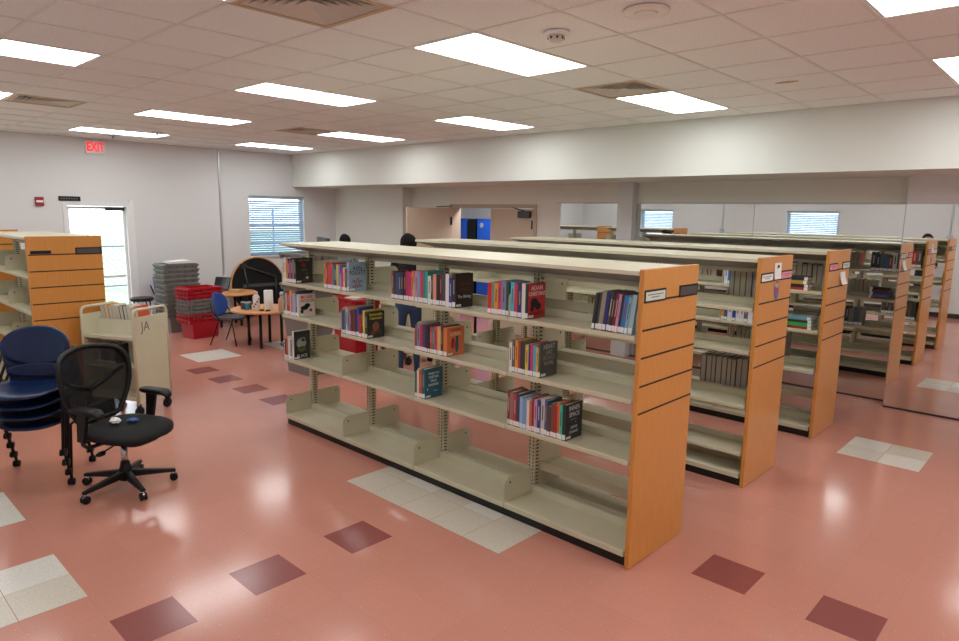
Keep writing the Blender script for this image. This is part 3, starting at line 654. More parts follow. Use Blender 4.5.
cover_art(i, (40, 44, 50), [('INNER', .034, .195, (210, 214, 218), .95), ('SPACE', .034, .155, (210, 214, 218), .95), ('JAKUB', .02, .075, (190, 194, 200), 1), ('SZAMALEK', .018, .045, (190, 194, 200), .9)], [(.04, .12, .122, .126, (150, 156, 160)), (.1, .108, .10, .108, (200, 200, 200))])
# second bookcase: far side rows seen from behind (page edges), and third bookcase
Y2b = 1.6239 + SD - .03
row("grey-edged row low on the second bookcase", -.58, -.06, Y2b, .625, [(96, 90, 84), (70, 66, 62), (120, 112, 104), (64, 60, 56), (100, 94, 86), (84, 80, 76), (110, 104, 96), (72, 70, 66), (100, 92, 84), (80, 76, 70), (92, 88, 80), (66, 62, 58)], hs=(.24, .26), depth=(.19, .20), back=True, grey=True)
row("grey-edged row high on the second bookcase", -.40, -.06, Y2b, 1.35, [(60, 150, 90), (40, 44, 50), (220, 190, 60), (100, 80, 60), (70, 80, 110), (190, 60, 56), (96, 92, 84)], hs=(.23, .25), depth=(.17, .18), back=True, grey=True)
Y3f = 3.1986 + .022
row("blue and white row, third bookcase top", -.94, -.64, Y3f, ZL3, [(220, 222, 226), (60, 110, 180), (40, 90, 170), (60, 100, 160), (230, 230, 232), (50, 80, 140), (224, 140, 50), (190, 50, 50)], hs=(.19, .215))
row("white and orange row, third bookcase", -.945, -.40, Y3f, ZL2, [(210, 150, 60), (60, 90, 150), (226, 228, 230), (50, 80, 150), (220, 222, 226), (216, 218, 222), (90, 96, 104), (226, 226, 228), (70, 70, 80), (206, 90, 50), (60, 100, 180), (214, 90, 50), (220, 222, 226)], hs=(.19, .215))
# flat stacks of books
def pile(where, x, y, z, cols, rot=0.0, back=False):
    for k, c in enumerate(cols):
        w = random.uniform(.022, .034); h = random.uniform(.21, .25); d = random.uniform(.15, .17)
        pos = 'bottom' if k == 0 else 'top' if k == len(cols) - 1 else ORD[k] + ' from bottom'
        t = thing('book', 'flat %s book, %s, pile %s' % (cname(c), pos, where), 'book', (x + random.uniform(-.01, .01), y, z), 0, 'books in the pile ' + where)
        t.rotation_euler = (0, -PI / 2, rot + random.uniform(-.06, .06) + (PI if back else 0))
        t.location.x += -.11 if back else .11
        t.location.z += 0
        put('cover', cover_me(c), t, scale=(w, d, h)); put('page_block', pages_me, t, scale=(w, d, h)); put('spine_label', slabel_me, t, scale=(w, d, h))
        z += w + .0008
pile('on the third bookcase top shelf', -.28, Y3f + .02, ZL3, [(170, 50, 50), (60, 30, 34), (190, 150, 60), (44, 44, 50)])
pile('on the third bookcase middle shelf', -.22, Y3f + .02, ZL2, [(150, 60, 60), (60, 170, 70), (44, 50, 56), (110, 160, 170)])
Y3b = 3.1986 + SD - .024
pile('on the mirror side of the third bookcase', -.30, Y3b - .02, ZL2, [(150, 60, 50), (40, 110, 160), (50, 60, 110), (120, 40, 44), (40, 40, 44)], back=True)
row("low grey row on the mirror side", -.95, -.45, Y3b, .625, [(120, 116, 110), (90, 92, 90), (100, 120, 130), (80, 76, 72), (130, 124, 112), (90, 90, 92), (70, 66, 64), (116, 110, 100), (80, 92, 110), (110, 104, 96)], hs=(.22, .25), back=True, depth=(.16, .18))
row("top row beside the panel, mirror side", -.42, -.07, Y3b, ZL3, [(60, 70, 80), (44, 46, 50), (90, 96, 104), (60, 110, 140), (120, 60, 56), (200, 196, 190), (60, 60, 64)], hs=(.2, .24), back=True)
row("second bay top row, mirror side", -1.75, -1.2, Y3b, ZL3, [(60, 40, 40), (44, 46, 50), (120, 60, 56), (70, 90, 60), (90, 96, 104), (60, 60, 64), (150, 130, 90), (40, 60, 80), (60, 40, 60), (100, 40, 44)], hs=(.2, .24), back=True)
row("middle row on the second bookcase's far side", -1.75, -1.2, Y2b, ZL2, [(200, 180, 60), (44, 46, 50), (60, 140, 80), (40, 60, 110), (190, 60, 56), (220, 216, 210), (90, 60, 70), (210, 150, 60), (50, 90, 120), (40, 40, 44)], hs=(.2, .24), back=True)

# ------------------------------------------------------------------ book carts
def book_cart(label, loc, rz, letters=None):
    t = thing('book_cart', label, 'book cart', loc, rz, 'beige metal book carts')
    L, Wd = .62, .42
    for x in (0, -L):                       # end panels: sheet with rounded tube frame
        ep = MB().box(x - .006, x + .006, -Wd / 2 + .01, Wd / 2 - .01, .13, .97).build('end_sheet', metal_m, t)
        P = [(x, -Wd / 2, .12)] + [(x, -Wd / 2, .95)] + [(x, -Wd / 2 + .05 - .05 * math.cos(a), .99 + .05 * math.sin(a)) for a in [k * PI / 8 for k in range(0, 5)]] + [(x, Wd / 2 - .05 + .05 * math.sin(a), .99 + .05 * math.cos(a)) for a in [k * PI / 8 for k in range(0, 5)]] + [(x, Wd / 2, .95), (x, Wd / 2, .12)]
        MB().tube(P, .0135, 8).build('end_frame', metal_m, t)
        if letters and x == 0: text_on_x('lettering', letters, .13, print_m, ep, (x + .0065, -.07, .87), sx=.9)
    for z in (.17, .48, .76):
        a = .085
        mb = MB().hexa([(-L + .006, -Wd / 2 + .01, z), (-.006, -Wd / 2 + .01, z), (-.006, Wd / 2 - .01, z), (-L + .006, Wd / 2 - .01, z)], [(-L + .006, -Wd / 2 + .01, z + .012), (-.006, -Wd / 2 + .01, z + .012), (-.006, Wd / 2 - .01, z + .012), (-L + .006, Wd / 2 - .01, z + .012)])
        mb.box(-L + .006, -.006, -Wd / 2 + .006, -Wd / 2 + .01, z - .012, z + .016); mb.box(-L + .006, -.006, Wd / 2 - .01, Wd / 2 - .006, z - .012, z + .016)
        mb.build('shelf', metal_m, t)
    MB().box(-L + .006, -.006, -.004, .004, .182, .76).build('divider', metal_m, t)
    MB().hexa([(-L + .006, -.075, .772), (-.006, -.075, .772), (-.006, -.071, .772), (-L + .006, -.071, .772)], [(-L + .006, -.005, .905), (-.006, -.005, .905), (-.006, -.001, .905), (-L + .006, -.001, .905)]).build('sloped_back', metal_m, t)
    for x in (-.02, -L + .02):
        for y in (-Wd / 2 + .03, Wd / 2 - .03):
            cst = MB().box(x - .016, x + .016, y - .016, y + .016, .10, .135).tube([(x + .018, y, .10), (x + .018, y, .05)], .006, 6).tube([(x - .018, y, .10), (x - .018, y, .05)], .006, 6).build('caster', steel_m, t)
            MB().lathe([(.03, -.012), (.05, -.010), (.05, .010), (.03, .012)], (x, y, .05), 20, axis=0).build('wheel', black_m, cst)
    return t
CRZ = math.radians(26)
ct = book_cart('beige metal book cart with JA written on its end, behind the office chair', (-4.90, -.71, 0), CRZ, 'JA')
def on_cart(base, rz, grp, cols, x0, y, z, lab):
    x = x0
    for k, c in enumerate(cols):
        w = random.uniform(.034, .05); h = random.uniform(.255, .285)
        px = base[0] + x * math.cos(rz) - y * math.sin(rz); py = base[1] + x * math.sin(rz) + y * math.cos(rz)
        t = book('%s book, %s from left %s' % (cname(c), ORD[k], lab), grp, px, py, z, w, h, .14, c, 0, False, False)
        t.location.x += w * math.cos(rz) - .14 * math.sin(rz); t.location.y += w * math.sin(rz) + .14 * math.cos(rz)
        t.rotation_euler = (0, math.radians(9), rz + PI)
        x += w * 1.12
on_cart((-4.90, -.71), CRZ, 'books tilted on top of the JA cart', [(226, 216, 200), (216, 150, 70), (200, 196, 186), (210, 206, 200), (206, 200, 190), (40, 44, 70), (60, 140, 140), (214, 208, 200), (196, 190, 176), (206, 84, 50)], -.585, .015, .776, 'tilted on top of the JA cart')
row("middle shelf of the JA cart", 0, .24, 0, .495, [(160, 60, 60), (210, 206, 196), (60, 60, 70), (50, 46, 50), (120, 116, 110), (30, 32, 36)], hs=(.17, .2))
for o in list(COL.objects):
    if o.get('group') == 'books middle shelf of the JA cart':
        lx, ly = o.location.x - .52, o.location.y - .17
        o.location.x = -4.90 + lx * math.cos(CRZ) - ly * math.sin(CRZ); o.location.y = -.71 + lx * math.sin(CRZ) + ly * math.cos(CRZ); o.rotation_euler.z = CRZ
ct2 = book_cart('beige book cart holding a few books, seen through the nearest bookcase', (-4.72, 2.62, 0), math.radians(-5))
row("on the cart seen through the nearest bookcase", -5.30, -5.06, 2.70, .775, [(226, 224, 220), (120, 60, 60), (70, 66, 62), (60, 60, 58), (84, 80, 66)], hs=(.2, .23))

# ------------------------------------------------------------------ office chair
def superellipse_slab(mb, cx, cy, z, a, b, th, n=32, e=3.2, crown=.012, mi=0):
    o = len(mb.v); rings = [(.90, -th / 2), (1.0, -th / 4), (1.0, th / 5), (.93, th / 2), (.5, th / 2 + crown), (.02, th / 2 + crown * 1.1)]
    P = [(.02, -th / 2)] + rings
    for (s, dz) in P:
        for j in range(n):
            t_ = 2 * PI * j / n; c_, s_ = math.cos(t_), math.sin(t_)
            rx = a * math.copysign(abs(c_) ** (2 / e), c_); ry = b * math.copysign(abs(s_) ** (2 / e), s_)
            mb.v.append((cx + rx * s, cy + ry * s, z + dz - .04 * max(0, rx * s / a - .55) ** 2 * 4))
    for i_ in range(len(P) - 1):
        for j in range(n):
            mb.f.append((o + i_ * n + j, o + i_ * n + (j + 1) % n, o + (i_ + 1) * n + (j + 1) % n, o + (i_ + 1) * n + j)); mb.m.append(mi); mb.smooth.append(True)
    return mb
OC = thing('office_chair', 'black mesh-back office chair on casters in front of the book cart', 'chair', (-3.18, -1.57, 0), math.radians(24))
BA = -24
MB().lathe([(.045, .065), (.05, .10), (.045, .14), (.034, .17), (.03, .20)], n=20).build('hub', black_m, OC)
for k in range(5):
    a = math.radians(BA + 72 * k); c, s = math.cos(a), math.sin(a); per = (-s, c)
    def pt(rr, w, z): return [(c * rr + per[0] * w, s * rr + per[1] * w, z), (c * rr - per[0] * w, s * rr - per[1] * w, z)]
    b0 = pt(.03, .028, .085); b1 = pt(.325, .017, .066); t0_ = pt(.03, .024, .135); t1_ = pt(.325, .013, .088)
    arm = MB().hexa([b0[0], b0[1], b1[1], b1[0]], [t0_[0], t0_[1], t1_[1], t1_[0]]).build('base_arm', black_m, OC, bevel=.005)
    cs = MB().tube([(c * .31, s * .31, .03), (c * .31, s * .31, .075)], .010, 8).lathe([(.020, .03), (.019, .046), (.010, .054)], (c * .31, s * .31, 0), 14).build('caster', chrome_m, OC)
    for sg in (-1, 1): MB().lathe([(.018, -.008), (.0275, -.007), (.0275, .007), (.018, .008)], (0, 0, 0), 18, axis=1).build('wheel', black_m, cs, (c * .31 + per[0] * .013 * sg, s * .31 + per[1] * .013 * sg, .028), a)
MB().tube([(0, 0, .14), (0, 0, .34)], .022, 14).build('gas_column', chrome_m, OC)
MB().hexa([(-.10, -.07, .325), (.10, -.07, .34), (.10, .07, .34), (-.10, .07, .325)], [(-.16, -.13, .40), (.15, -.13, .40), (.15, .13, .40), (-.16, .13, .40)]).build('mechanism', black_m, OC, bevel=.012)
lv = MB().tube([(.02, -.06, .36), (.03, -.20, .335)], .006, 8).build('lever', steel_m, OC); MB().lathe([(.012, -.03), (.018, -.01), (.018, .02), (.010, .03)], (.032, -.215, .332), 12, axis=1).build('knob', black_m, lv)
superellipse_slab(MB(), .04, 0, .450, .265, .265, .05).build('seat', fabric_m, OC)
superellipse_slab(MB(), .02, 0, .405, .21, .20, .04, crown=0).build('seat_pan', black_m, OC)
def bp(y, z): return (-.235 - .16 * (z - .5) + .075 * abs(y / .28) ** 2, y, z)
outl = [(-.15, .50), (-.20, .56), (-.255, .68), (-.28, .80), (-.275, .90), (-.23, .965), (-.12, .998), (0, 1.008), (.12, .998), (.23, .965), (.275, .90), (.28, .80), (.255, .68), (.20, .56), (.15, .50), (0, .49)]
def smooth(P, m=4):
    out = []; n_ = len(P)
    for i_ in range(n_):
        p0, p1, p2, p3 = P[i_ - 1], P[i_], P[(i_ + 1) % n_], P[(i_ + 2) % n_]
        for q_ in range(m):
            t_ = q_ / m
            out.append(tuple(.5 * (2 * p1[d] + (p2[d] - p0[d]) * t_ + (2 * p0[d] - 5 * p1[d] + 4 * p2[d] - p3[d]) * t_ ** 2 + (3 * p1[d] - p0[d] - 3 * p2[d] + p3[d]) * t_ ** 3) for d in (0, 1)))
    return out
MB().tube([bp(y, z) for y, z in smooth(outl)], .018, 8, closed=True).build('back_frame', black_m, OC)
mb = MB(); nr, nc = 12, 10
def halfw(z):
    pts = [(.50, .15), (.56, .20), (.68, .255), (.80, .28), (.90, .275), (.965, .23), (1.0, .12)]
    for (z0_, w0), (z1_, w1) in zip(pts, pts[1:]):
        if z <= z1_: return w0 + (w1 - w0) * (z - z0_) / (z1_ - z0_)
    return .09
vs = []
for a_ in range(nr + 1):
    z = .50 + .5 * a_ / nr; w = halfw(z)
    for b_ in range(nc + 1): y = -w + 2 * w * b_ / nc; x, y_, z_ = bp(y, z); vs.append((x - .005, y_, z_))
mb._add(vs, [(a_ * (nc + 1) + b_, a_ * (nc + 1) + b_ + 1, (a_ + 1) * (nc + 1) + b_ + 1, (a_ + 1) * (nc + 1) + b_) for a_ in range(nr) for b_ in range(nc)], 0, True)
bmsh = mb.build('back_mesh', mesh_m, OC); sol = bmsh.modifiers.new('thick', 'SOLIDIFY'); sol.thickness = .002
for sg in (-1, 1):
    MB().tube([(bp(0, .70)[0] - .02, 0, .70), (bp(.1, .74)[0] - .02, sg * .1, .735), (bp(.2, .80)[0] - .01, sg * .268, .82)], [.022, .020, .015], 8).build('lumbar_bar', black_m, OC)
MB().tube([(-.10, 0, .37), (-.24, 0, .39), (-.295, 0, .50), (bp(0, .70)[0] - .025, 0, .70)], [.024, .026, .024, .018], 10).build('back_strut', black_m, OC)
MB().hexa([(-.25, -.15, .47), (-.215, -.15, .47), (-.215, .15, .47), (-.25, .15, .47)], [(-.262, -.17, .60), (-.245, -.17, .60), (-.245, .17, .60), (-.262, .17, .60)]).build('lumbar_pad', black_m, OC, bevel=.01)
for sg in (-1, 1):
    ar = MB().tube([(-.04, sg * .12, .37), (-.04, sg * .25, .375), (-.04, sg * .285, .41), (-.04, sg * .29, .47)], .015, 8).build('arm_bracket', steel_m, OC)
    MB().hexa([(-.07, sg * .29 - .016, .43), (-.015, sg * .29 - .016, .43), (-.015, sg * .29 + .016, .43), (-.07, sg * .29 + .016, .43)], [(-.06, sg * .29 - .013, .635), (.03, sg * .29 - .013, .635), (.03, sg * .29 + .013, .635), (-.06, sg * .29 + .013, .635)]).build('arm_post', black_m, OC, bevel=.004)
    superellipse_slab(MB(), .02, sg * .29, .65, .135, .047, .03, n=20, crown=.004).build('armrest', black_m, OC)
tis = MB(); rnd = random.Random(3)
me = bpy.data.meshes.new('crumpled_tissue'); bm = bmesh.new(); bmesh.ops.create_icosphere(bm, subdivisions=3, radius=.032)
for v in bm.verts: v.co *= 1 + rnd.uniform(-.28, .22); v.co.z *= .6; v.co.x *= 1.3
bm.to_mesh(me); bm.free(); me.materials.append(paper_m)
tag(put('crumpled_tissue', me, None, (-3.16, -1.62, .517)), 'crumpled white tissue on the office chair seat', 'tissue')
me = bpy.data.meshes.new('face_mask'); bm = bmesh.new(); bmesh.ops.create_icosphere(bm, subdivisions=3, radius=.036)
for v in bm.verts: v.co *= 1 + rnd.uniform(-.2, .15); v.co.z *= .35
bm.to_mesh(me); bm.free(); me.materials.append(colour((40, 84, 150)))
tag(put('blue_wrapper', me, None, (-3.12, -1.52, .510)), 'crumpled blue wrapper on the office chair seat', 'wrapper')

# ------------------------------------------------------------------ stacked blue chairs
def dished(a, b, z0, fn, th=.012, n=14, e=2.6):
    """thin moulded shell over a superellipse"""
    mb = MB(); rows = []
    vs = []; fs = []
    R = 6
    for i_ in range(R + 1):
        s = max(i_ / R, .001)
        for j in range(2 * n):
            t_ = PI * j / n; c_, s_ = math.cos(t_), math.sin(t_)
            x = a * s * math.copysign(abs(c_) ** (2 / e), c_); y = b * s * math.copysign(abs(s_) ** (2 / e), s_)
            vs.append(fn(x, y))
    N = 2 * n
    for i_ in range(R):
        for j in range(N): fs.append((i_ * N + j, i_ * N + (j + 1) % N, (i_ + 1) * N + (j + 1) % N, (i_ + 1) * N + j))
    fs.append(tuple(range(N)))
    mb._add(vs, fs, 0, True)
    return mb
def moulded(name, mb, mat, parent, th=.012):
    o = mb.build(name, mat, parent); m = o.modifiers.new('thick', 'SOLIDIFY'); m.thickness = th; m.offset = 0
    return o
def blue_chair(label, loc, rz, s=1.0, mat=blue_m, wheels=True, grp=None, hb=.15, zb=.715, seat_m=None):
    t = thing('stacking_chair', label, 'chair', loc, rz, grp)
    moulded('seat', dished(.23 * s, .245 * s, 0, lambda x, y: (x, y, .445 * s + .018 * (y / (.245 * s)) ** 2 - .045 * max(0, x / (.23 * s) - .35) ** 2 + .01 * (x / (.23 * s) < -.6))), seat_m or mat, t)
    moulded('backrest', dished(hb * s, .228 * s, 0, lambda z, y: (-.235 * s - .10 * z + .07 * s * (y / (.228 * s)) ** 2, y, zb * s + z), e=2.2), mat, t)
    if hb < .17: moulded('lumbar_panel', dished(.05 * s, .205 * s, 0, lambda z, y: (-.215 * s - .05 * z + .06 * s * (y / (.25 * s)) ** 2, y, .535 * s + z), e=2.4), mat, t)
    zc = .055 if wheels else .005
    for sg in (-1, 1):
        y = .265 * s * sg
        MB().tube([(.225 * s, y, zc), (.16 * s, y, .43 * s), (-.14 * s, y, .44 * s)], .011 * s, 8).build('front_leg', black_m, t)
        MB().tube([(-.24 * s, y, zc), (-.06 * s, y, .45 * s), (-.17 * s, y, .55 * s), (-.235 * s, y * .86, .70 * s)], .011 * s, 8).build('rear_leg', black_m, t)
        if wheels:
            for x in (.225 * s, -.24 * s):
                cs = MB().tube([(x, y, .06), (x, y, .035)], .009, 8).build('caster', black_m, t)
                for q in (-1, 1): MB().lathe([(.014, -.009), (.025, -.008), (.025, .008), (.014, .009)], (x, y + q * .012, .025), 16, axis=1).build('wheel', black_m, cs)
    MB().tube([(-.14 * s, -.265 * s, .44 * s), (-.14 * s, .265 * s, .44 * s)], .009 * s, 6).build('cross_bar', black_m, t)
    return t
names = ['bottom', 'second from bottom', 'third from bottom', 'topmost']
c0 = None
for k in range(4):
    lb = 'navy blue chair with casters, %s of the stack at the left edge' % names[k]; loc = (-3.84 + .03 * k * .8, -1.93 - .03 * k * .6, .084 * k)
    if c0 is None: c0 = blue_chair(lb, loc, math.radians(-33), grp='stacked navy chairs')
    else: copy_thing(c0, loc, math.radians(-33), lb)

# ------------------------------------------------------------------ totes
def tote(label, mat, loc, rz, grp, L=.52, Wd=.39, H=.32):
    t = thing('storage_tote', label, 'tote', loc, rz, grp)
    k = (mat.name, L, Wd, H)
    if k not in tote_me:
        bL, bW = L * .40, Wd * .385; tL, tW = L / 2 - .02, Wd / 2 - .02; th = .006
        mb = MB()
        ob = [(-bW, -bL, 0), (bW, -bL, 0), (bW, bL, 0), (-bW, bL, 0)]; ot = [(-tW, -tL, H), (tW, -tL, H), (tW, tL, H), (-tW, tL, H)]
        ib = [(x * .982, y * .982, .006) for x, y, z in ob]; it = [(x * .982, y * .982, H) for x, y, z in ot]
        mb._add(ob + ot + ib + it, [(3, 2, 1, 0), (0, 1, 5, 4), (1, 2, 6, 5), (2, 3, 7, 6), (3, 0, 4, 7), (8, 9, 10, 11), (8, 12, 13, 9), (9, 13, 14, 10), (10, 14, 15, 11), (11, 15, 12, 8), (4, 5, 13, 12), (5, 6, 14, 13), (6, 7, 15, 14), (7, 4, 12, 15)])
        body = mb.mesh('body', mat)
        rm = MB(); w2, l2 = Wd / 2, L / 2
        for (a, b, c, d) in ((-w2, w2, -l2, -tL + .004), (-w2, w2, tL - .004, l2), (-w2, -tW + .004, -tL, tL), (tW - .004, w2, -tL, tL)): rm.box(a, b, c, d, H - .024, H + .004)
        rim = rm.mesh('rim', mat)
        rb = MB()
        for kx in range(6):
            x = -Wd / 2 + .03 + kx * (Wd - .06) / 5
            for sg in (-1, 1): rb.hexa([(x - .016, sg * (l2 - .002), H - .075), (x + .016, sg * (l2 - .002), H - .075), (x + .016, sg * (l2 - .03), H - .075), (x - .016, sg * (l2 - .03), H - .075)], [(x - .024, sg * (l2 + .014), H - .02), (x + .024, sg * (l2 + .014), H - .02), (x + .024, sg * (l2 - .02), H - .02), (x - .024, sg * (l2 - .02), H - .02)])
        for ky in range(4):
            y = -L / 2 + .07 + ky * (L - .14) / 3
            for sg in (-1, 1): rb.box(min(sg * (w2 - .02), sg * (w2 - .001)), max(sg * (w2 - .02), sg * (w2 - .001)), y - .005, y + .005, H - .055, H - .02)
        ribs = rb.mesh('rib', mat)
        flaps = []
        for sg in (-1, 1):
            fl = MB().box(-Wd / 2 + .01, Wd / 2 - .01, min(sg * (l2 + .002), sg * (l2 + .019)), max(sg * (l2 + .002), sg * (l2 + .019)), H - .02, H - .008); flaps.append(fl)   # lid flap folded down, finger edged
            fw = (Wd - .02) / 4
            for kx in range(4):
                x = -Wd / 2 + .01 + kx * fw
                fl.hexa([(x + fw * .30, sg * (l2 + .006), H - .085), (x + fw * .70, sg * (l2 + .006), H - .085), (x + fw * .70, sg * (l2 - .004), H - .085), (x + fw * .30, sg * (l2 - .004), H - .085)], [(x, sg * (l2 + .045), H - .012), (x + fw, sg * (l2 + .045), H - .012), (x + fw, sg * (l2 + .008), H - .012), (x, sg * (l2 + .008), H - .012)])
        flap = None
        tote_me[k] = (body, rim, ribs, [q.mesh('lid_flap', mat) for q in flaps])
    b, rm_, ri, fl_ = tote_me[k]
    bo = put('body', b, t); put('rim', rm_, t); put('ribbing', ri, bo)['kind'] = 'stuff'
    for q in fl_: put('lid_flap', q, t)
    return t
tote_me = {}
def posn(k, n): return 'bottom' if k == 0 else 'topmost' if k == n - 1 else ORD[k] + ' from bottom'
for k in range(11): tote('grey nested tote, %s of the tall grey stack by the left wall' % posn(k, 11), grey_m, (-9.24 + random.uniform(-.008, .008), 1.33 + random.uniform(-.008, .008), .079 * k), math.radians(4), 'tall stack of nested grey totes')
cols9 = [red_m, red_m, grey_m, grey_m, grey_m, grey_m, red_m, red_m, red_m]
for k, m in enumerate(cols9): tote('%s nested tote, %s of the red and grey stack' % ('red' if m is red_m else 'grey', posn(k, 9)), m, (-8.50 + random.uniform(-.006, .006), 1.36 + random.uniform(-.006, .006), .0585 * k), math.radians(8), 'short stack of nested red and grey totes')
for k in range(4): tote('grey tote, %s of the stack behind the far end of the nearest bookcase' % posn(k, 4), grey_m, (-5.33, 1.32, .372 * k), math.radians(91), 'grey totes stacked behind the bookcase', L=.58, Wd=.42, H=.365)
for k in range(3): tote('red tote, %s of the red stack seen through the nearest bookcase' % ('bottom', 'middle', 'topmost')[k], red_m, (-5.85, 2.42, .20 * k), math.radians(85), 'red totes seen through the bookcase', L=.62, Wd=.45, H=.40)
for k, (c, lb) in enumerate((((220, 150, 50), 'orange book lying in the top red tote'), ((60, 140, 90), 'green book lying in the top red tote'), ((220, 214, 206), 'white book lying in the top red tote'))):
    t = thing('book', lb, 'book', (-5.74, 2.34, .70 + .034 * k), 0, 'books in the red tote'); t.rotation_euler = (0, -PI / 2, .1 * k); put('cover', cover_me(c), t, scale=(.03, .15, .22)); put('page_block', pages_me, t, scale=(.03, .15, .22))
pr = tag(MB().prism([(-.20, 0), (.20, 0), (.2, .02), (.12, .045), (-.05, .035), (-.2, .03)], 0, -.14, .14).build('paper_bundle', paper_m, None, (-9.2, 1.37, 11 * .079 + .25)), 'white paper bundle on top of the tall grey tote stack', 'paper')
# black stool and a blue chair behind the grey stack
t = thing('stool', 'low black stool standing behind the book cart', 'stool', (-9.1, .72, 0))
MB().lathe([(.15, .56), (.17, .575), (.17, .60), (.15, .615)], n=28).build('seat', black_m, t)
for k in range(4):
    a = PI / 4 + k * PI / 2; MB().tube([(.20 * math.cos(a), .20 * math.sin(a), 0), (.12 * math.cos(a), .12 * math.sin(a), .56)], .012, 8).build('leg', chrome_m, t)
MB().tube([(.165 * math.cos(k * PI / 8), .165 * math.sin(k * PI / 8), .2) for k in range(16)], .008, 6, closed=True).build('foot_ring', chrome_m, t)
blue_chair('blue chair mostly hidden behind the tall grey tote stack', (-9.70, 1.40, 0), math.radians(90), 1.0, bright_blue_m, False)

# ------------------------------------------------------------------ round tables, folded table, small items
def round_table(label, x, y, h, R, n=4, rz=0):
    t = thing('round_table', label, 'table', (x, y, 0), rz)
    MB().lathe([(R - .006, h - .028), (R, h - .022), (R, h - .006), (R - .006, h)], n=48).build('tabletop', table_m, t)
    for k in range(n):
        a = k * 2 * PI / n + .5; MB().tube([(R * .5 * math.cos(a), R * .5 * math.sin(a), .0), (R * .5 * math.cos(a), R * .5 * math.sin(a), h - .028)], .022, 10).build('leg', black_m, t)
    MB().lathe([(R * .56, h - .06), (R * .56, h - .028)], n=24).build('apron', black_m, t)
    return t
TH = .56
round_table('round wooden table holding bottles and a paper towel roll', -7.18, 1.74, TH, .48, 4, .3)
round_table('round wooden table holding a laptop, behind the blue chair', -9.22, 2.17, TH + .02, .48, 4, .1)
ft = thing('folded_table', 'round folded table leaning on its edge against the left wall', 'table', (-9.80, 3.10, .004)); ft.rotation_euler = (0, math.radians(-7), 0)
MB().lathe([(.555, -.014), (.56, -.008), (.56, .008), (.555, .014)], (0, 0, .56), 56, axis=0).build('tabletop', table_m, ft)
MB().lathe([(.535, .0142), (.535, .018)], (0, 0, .56), 48, axis=0).build('underside', black_m, ft)
for (y0, z0, y1, z1) in ((-.28, .95, .35, .72), (-.28, .95, -.20, .30), (.35, .72, .32, .25)): MB().tube([(.04, y0, z0), (.04, y1, z1)], .018, 8).build('folded_leg', steel_m, ft)
MB().box(.018, .05, -.34, -.22, .90, 1.0).build('leg_hinge', steel_m, ft); MB().box(.018, .03, -.32, .38, .55, .61).build('rail', dgrey_m, ft)
# laptop
t = thing('laptop', 'open dark laptop on the rear round table', 'laptop', (-9.47, 2.10, TH + .02), math.radians(115))
MB().box(-.11, .11, -.16, .16, 0, .018).build('base', dgrey_m, t, bevel=.003); sc_ = MB().box(-.006, .0, -.16, .16, 0, .22).build('lid', black_m, t, (.11, 0, .018)); sc_.rotation_euler = (0, math.radians(20), 0); MB().box(-.008, -.006, -.15, .15, .012, .208).build('screen', M('dark_screen', (22, 20, 24), .15), sc_)
tag(MB().box(-.11, .11, -.08, .08, 0, .03).box(-.10, .10, -.07, .07, .03, .05).build('paper_tray', colour((200, 160, 110)), None, (-9.05, 2.25, TH + .02), .3), 'tan tray with papers on the rear round table', 'tray')
t = thing('water_bottle', 'pale drink bottle with stickers on the front round table', 'bottle', (-7.12, 1.58, TH)); MB().lathe([(.045, 0), (.048, .01), (.048, .19), (.03, .215), (.026, .225)], n=20).build('body', M('bottle_white', (214, 200, 196), .3), t); MB().lathe([(.028, .225), (.028, .255), (.02, .262)], n=16).build('cap', M('cap_peach', (220, 170, 140), .4), t)
for k in range(4): MB().box(-.012, .012, -.001, .001, -.012, .012).build('sticker', colour([(150, 40, 60), (60, 90, 150), (60, 60, 60), (190, 80, 90)][k]), t, (.0485 * math.cos(-1.2 + .5 * k), .0485 * math.sin(-1.2 + .5 * k), .05 + .035 * k), -1.2 + .5 * k + PI / 2)
t = thing('paper_towel_roll', 'white paper towel roll standing on the front round table', 'paper towel', (-7.02, 1.72, TH)); MB().lathe([(.062, 0), (.064, .004), (.064, .276), (.062, .28)], n=24).build('roll', paper_m, t); MB().lathe([(.02, .2805), (.019, .281)], n=14).build('core', colour((150, 120, 90)), t)
for k, (x, y, c, nm) in enumerate(((-7.30, 1.47, (90, 60, 60), 'dark red'), (-7.24, 1.53, (60, 60, 66), 'grey'), (-7.18, 1.47, (40, 120, 150), 'teal'))):
    t = thing('jar', 'small %s tin on the front round table' % nm, 'jar', (x, y, TH), 0, 'tins on the round table'); MB().lathe([(.034, 0), (.035, .004), (.035, .085), (.033, .09)], n=18).build('body', colour(c, .35), t); MB().lathe([(.036, .09), (.036, .105), (.034, .107)], n=18).build('lid', M('lid_silver', (170, 170, 170), .3, .6), t)
t = thing('spray_bottle', 'amber clear bottle with pale blue cap on the front round table', 'bottle', (-6.74, 1.78, TH)); MB().lathe([(.055, 0), (.058, .01), (.058, .17), (.03, .21), (.028, .225)], n=18).build('body', M('amber_bottle', (190, 140, 116), .25), t); MB().lathe([(.035, .225), (.035, .27), (.025, .28)], n=14).build('cap', colour((150, 180, 200)), t)
for k, (x, y) in enumerate(((-6.95, 1.57), (-6.87, 1.62))):
    t = thing('toy_car', 'tiny black and yellow object on the front round table, %s' % ('left one' if k == 0 else 'right one'), 'toy', (x, y, TH), .5 + k); MB().box(-.03, .03, -.016, .016, .004, .022).build('body', colour((40, 40, 40)), t, bevel=.004); MB().box(-.016, .012, -.014, .014, .022, .036).build('cab', colour((220, 180, 40)), t, bevel=.003)
    for a in (-.02, .02):
        for b in (-.015, .015): MB().lathe([(.008, -.003), (.008, .003)], (a, b, .008), 10, axis=1).build('wheel', black_m, t)
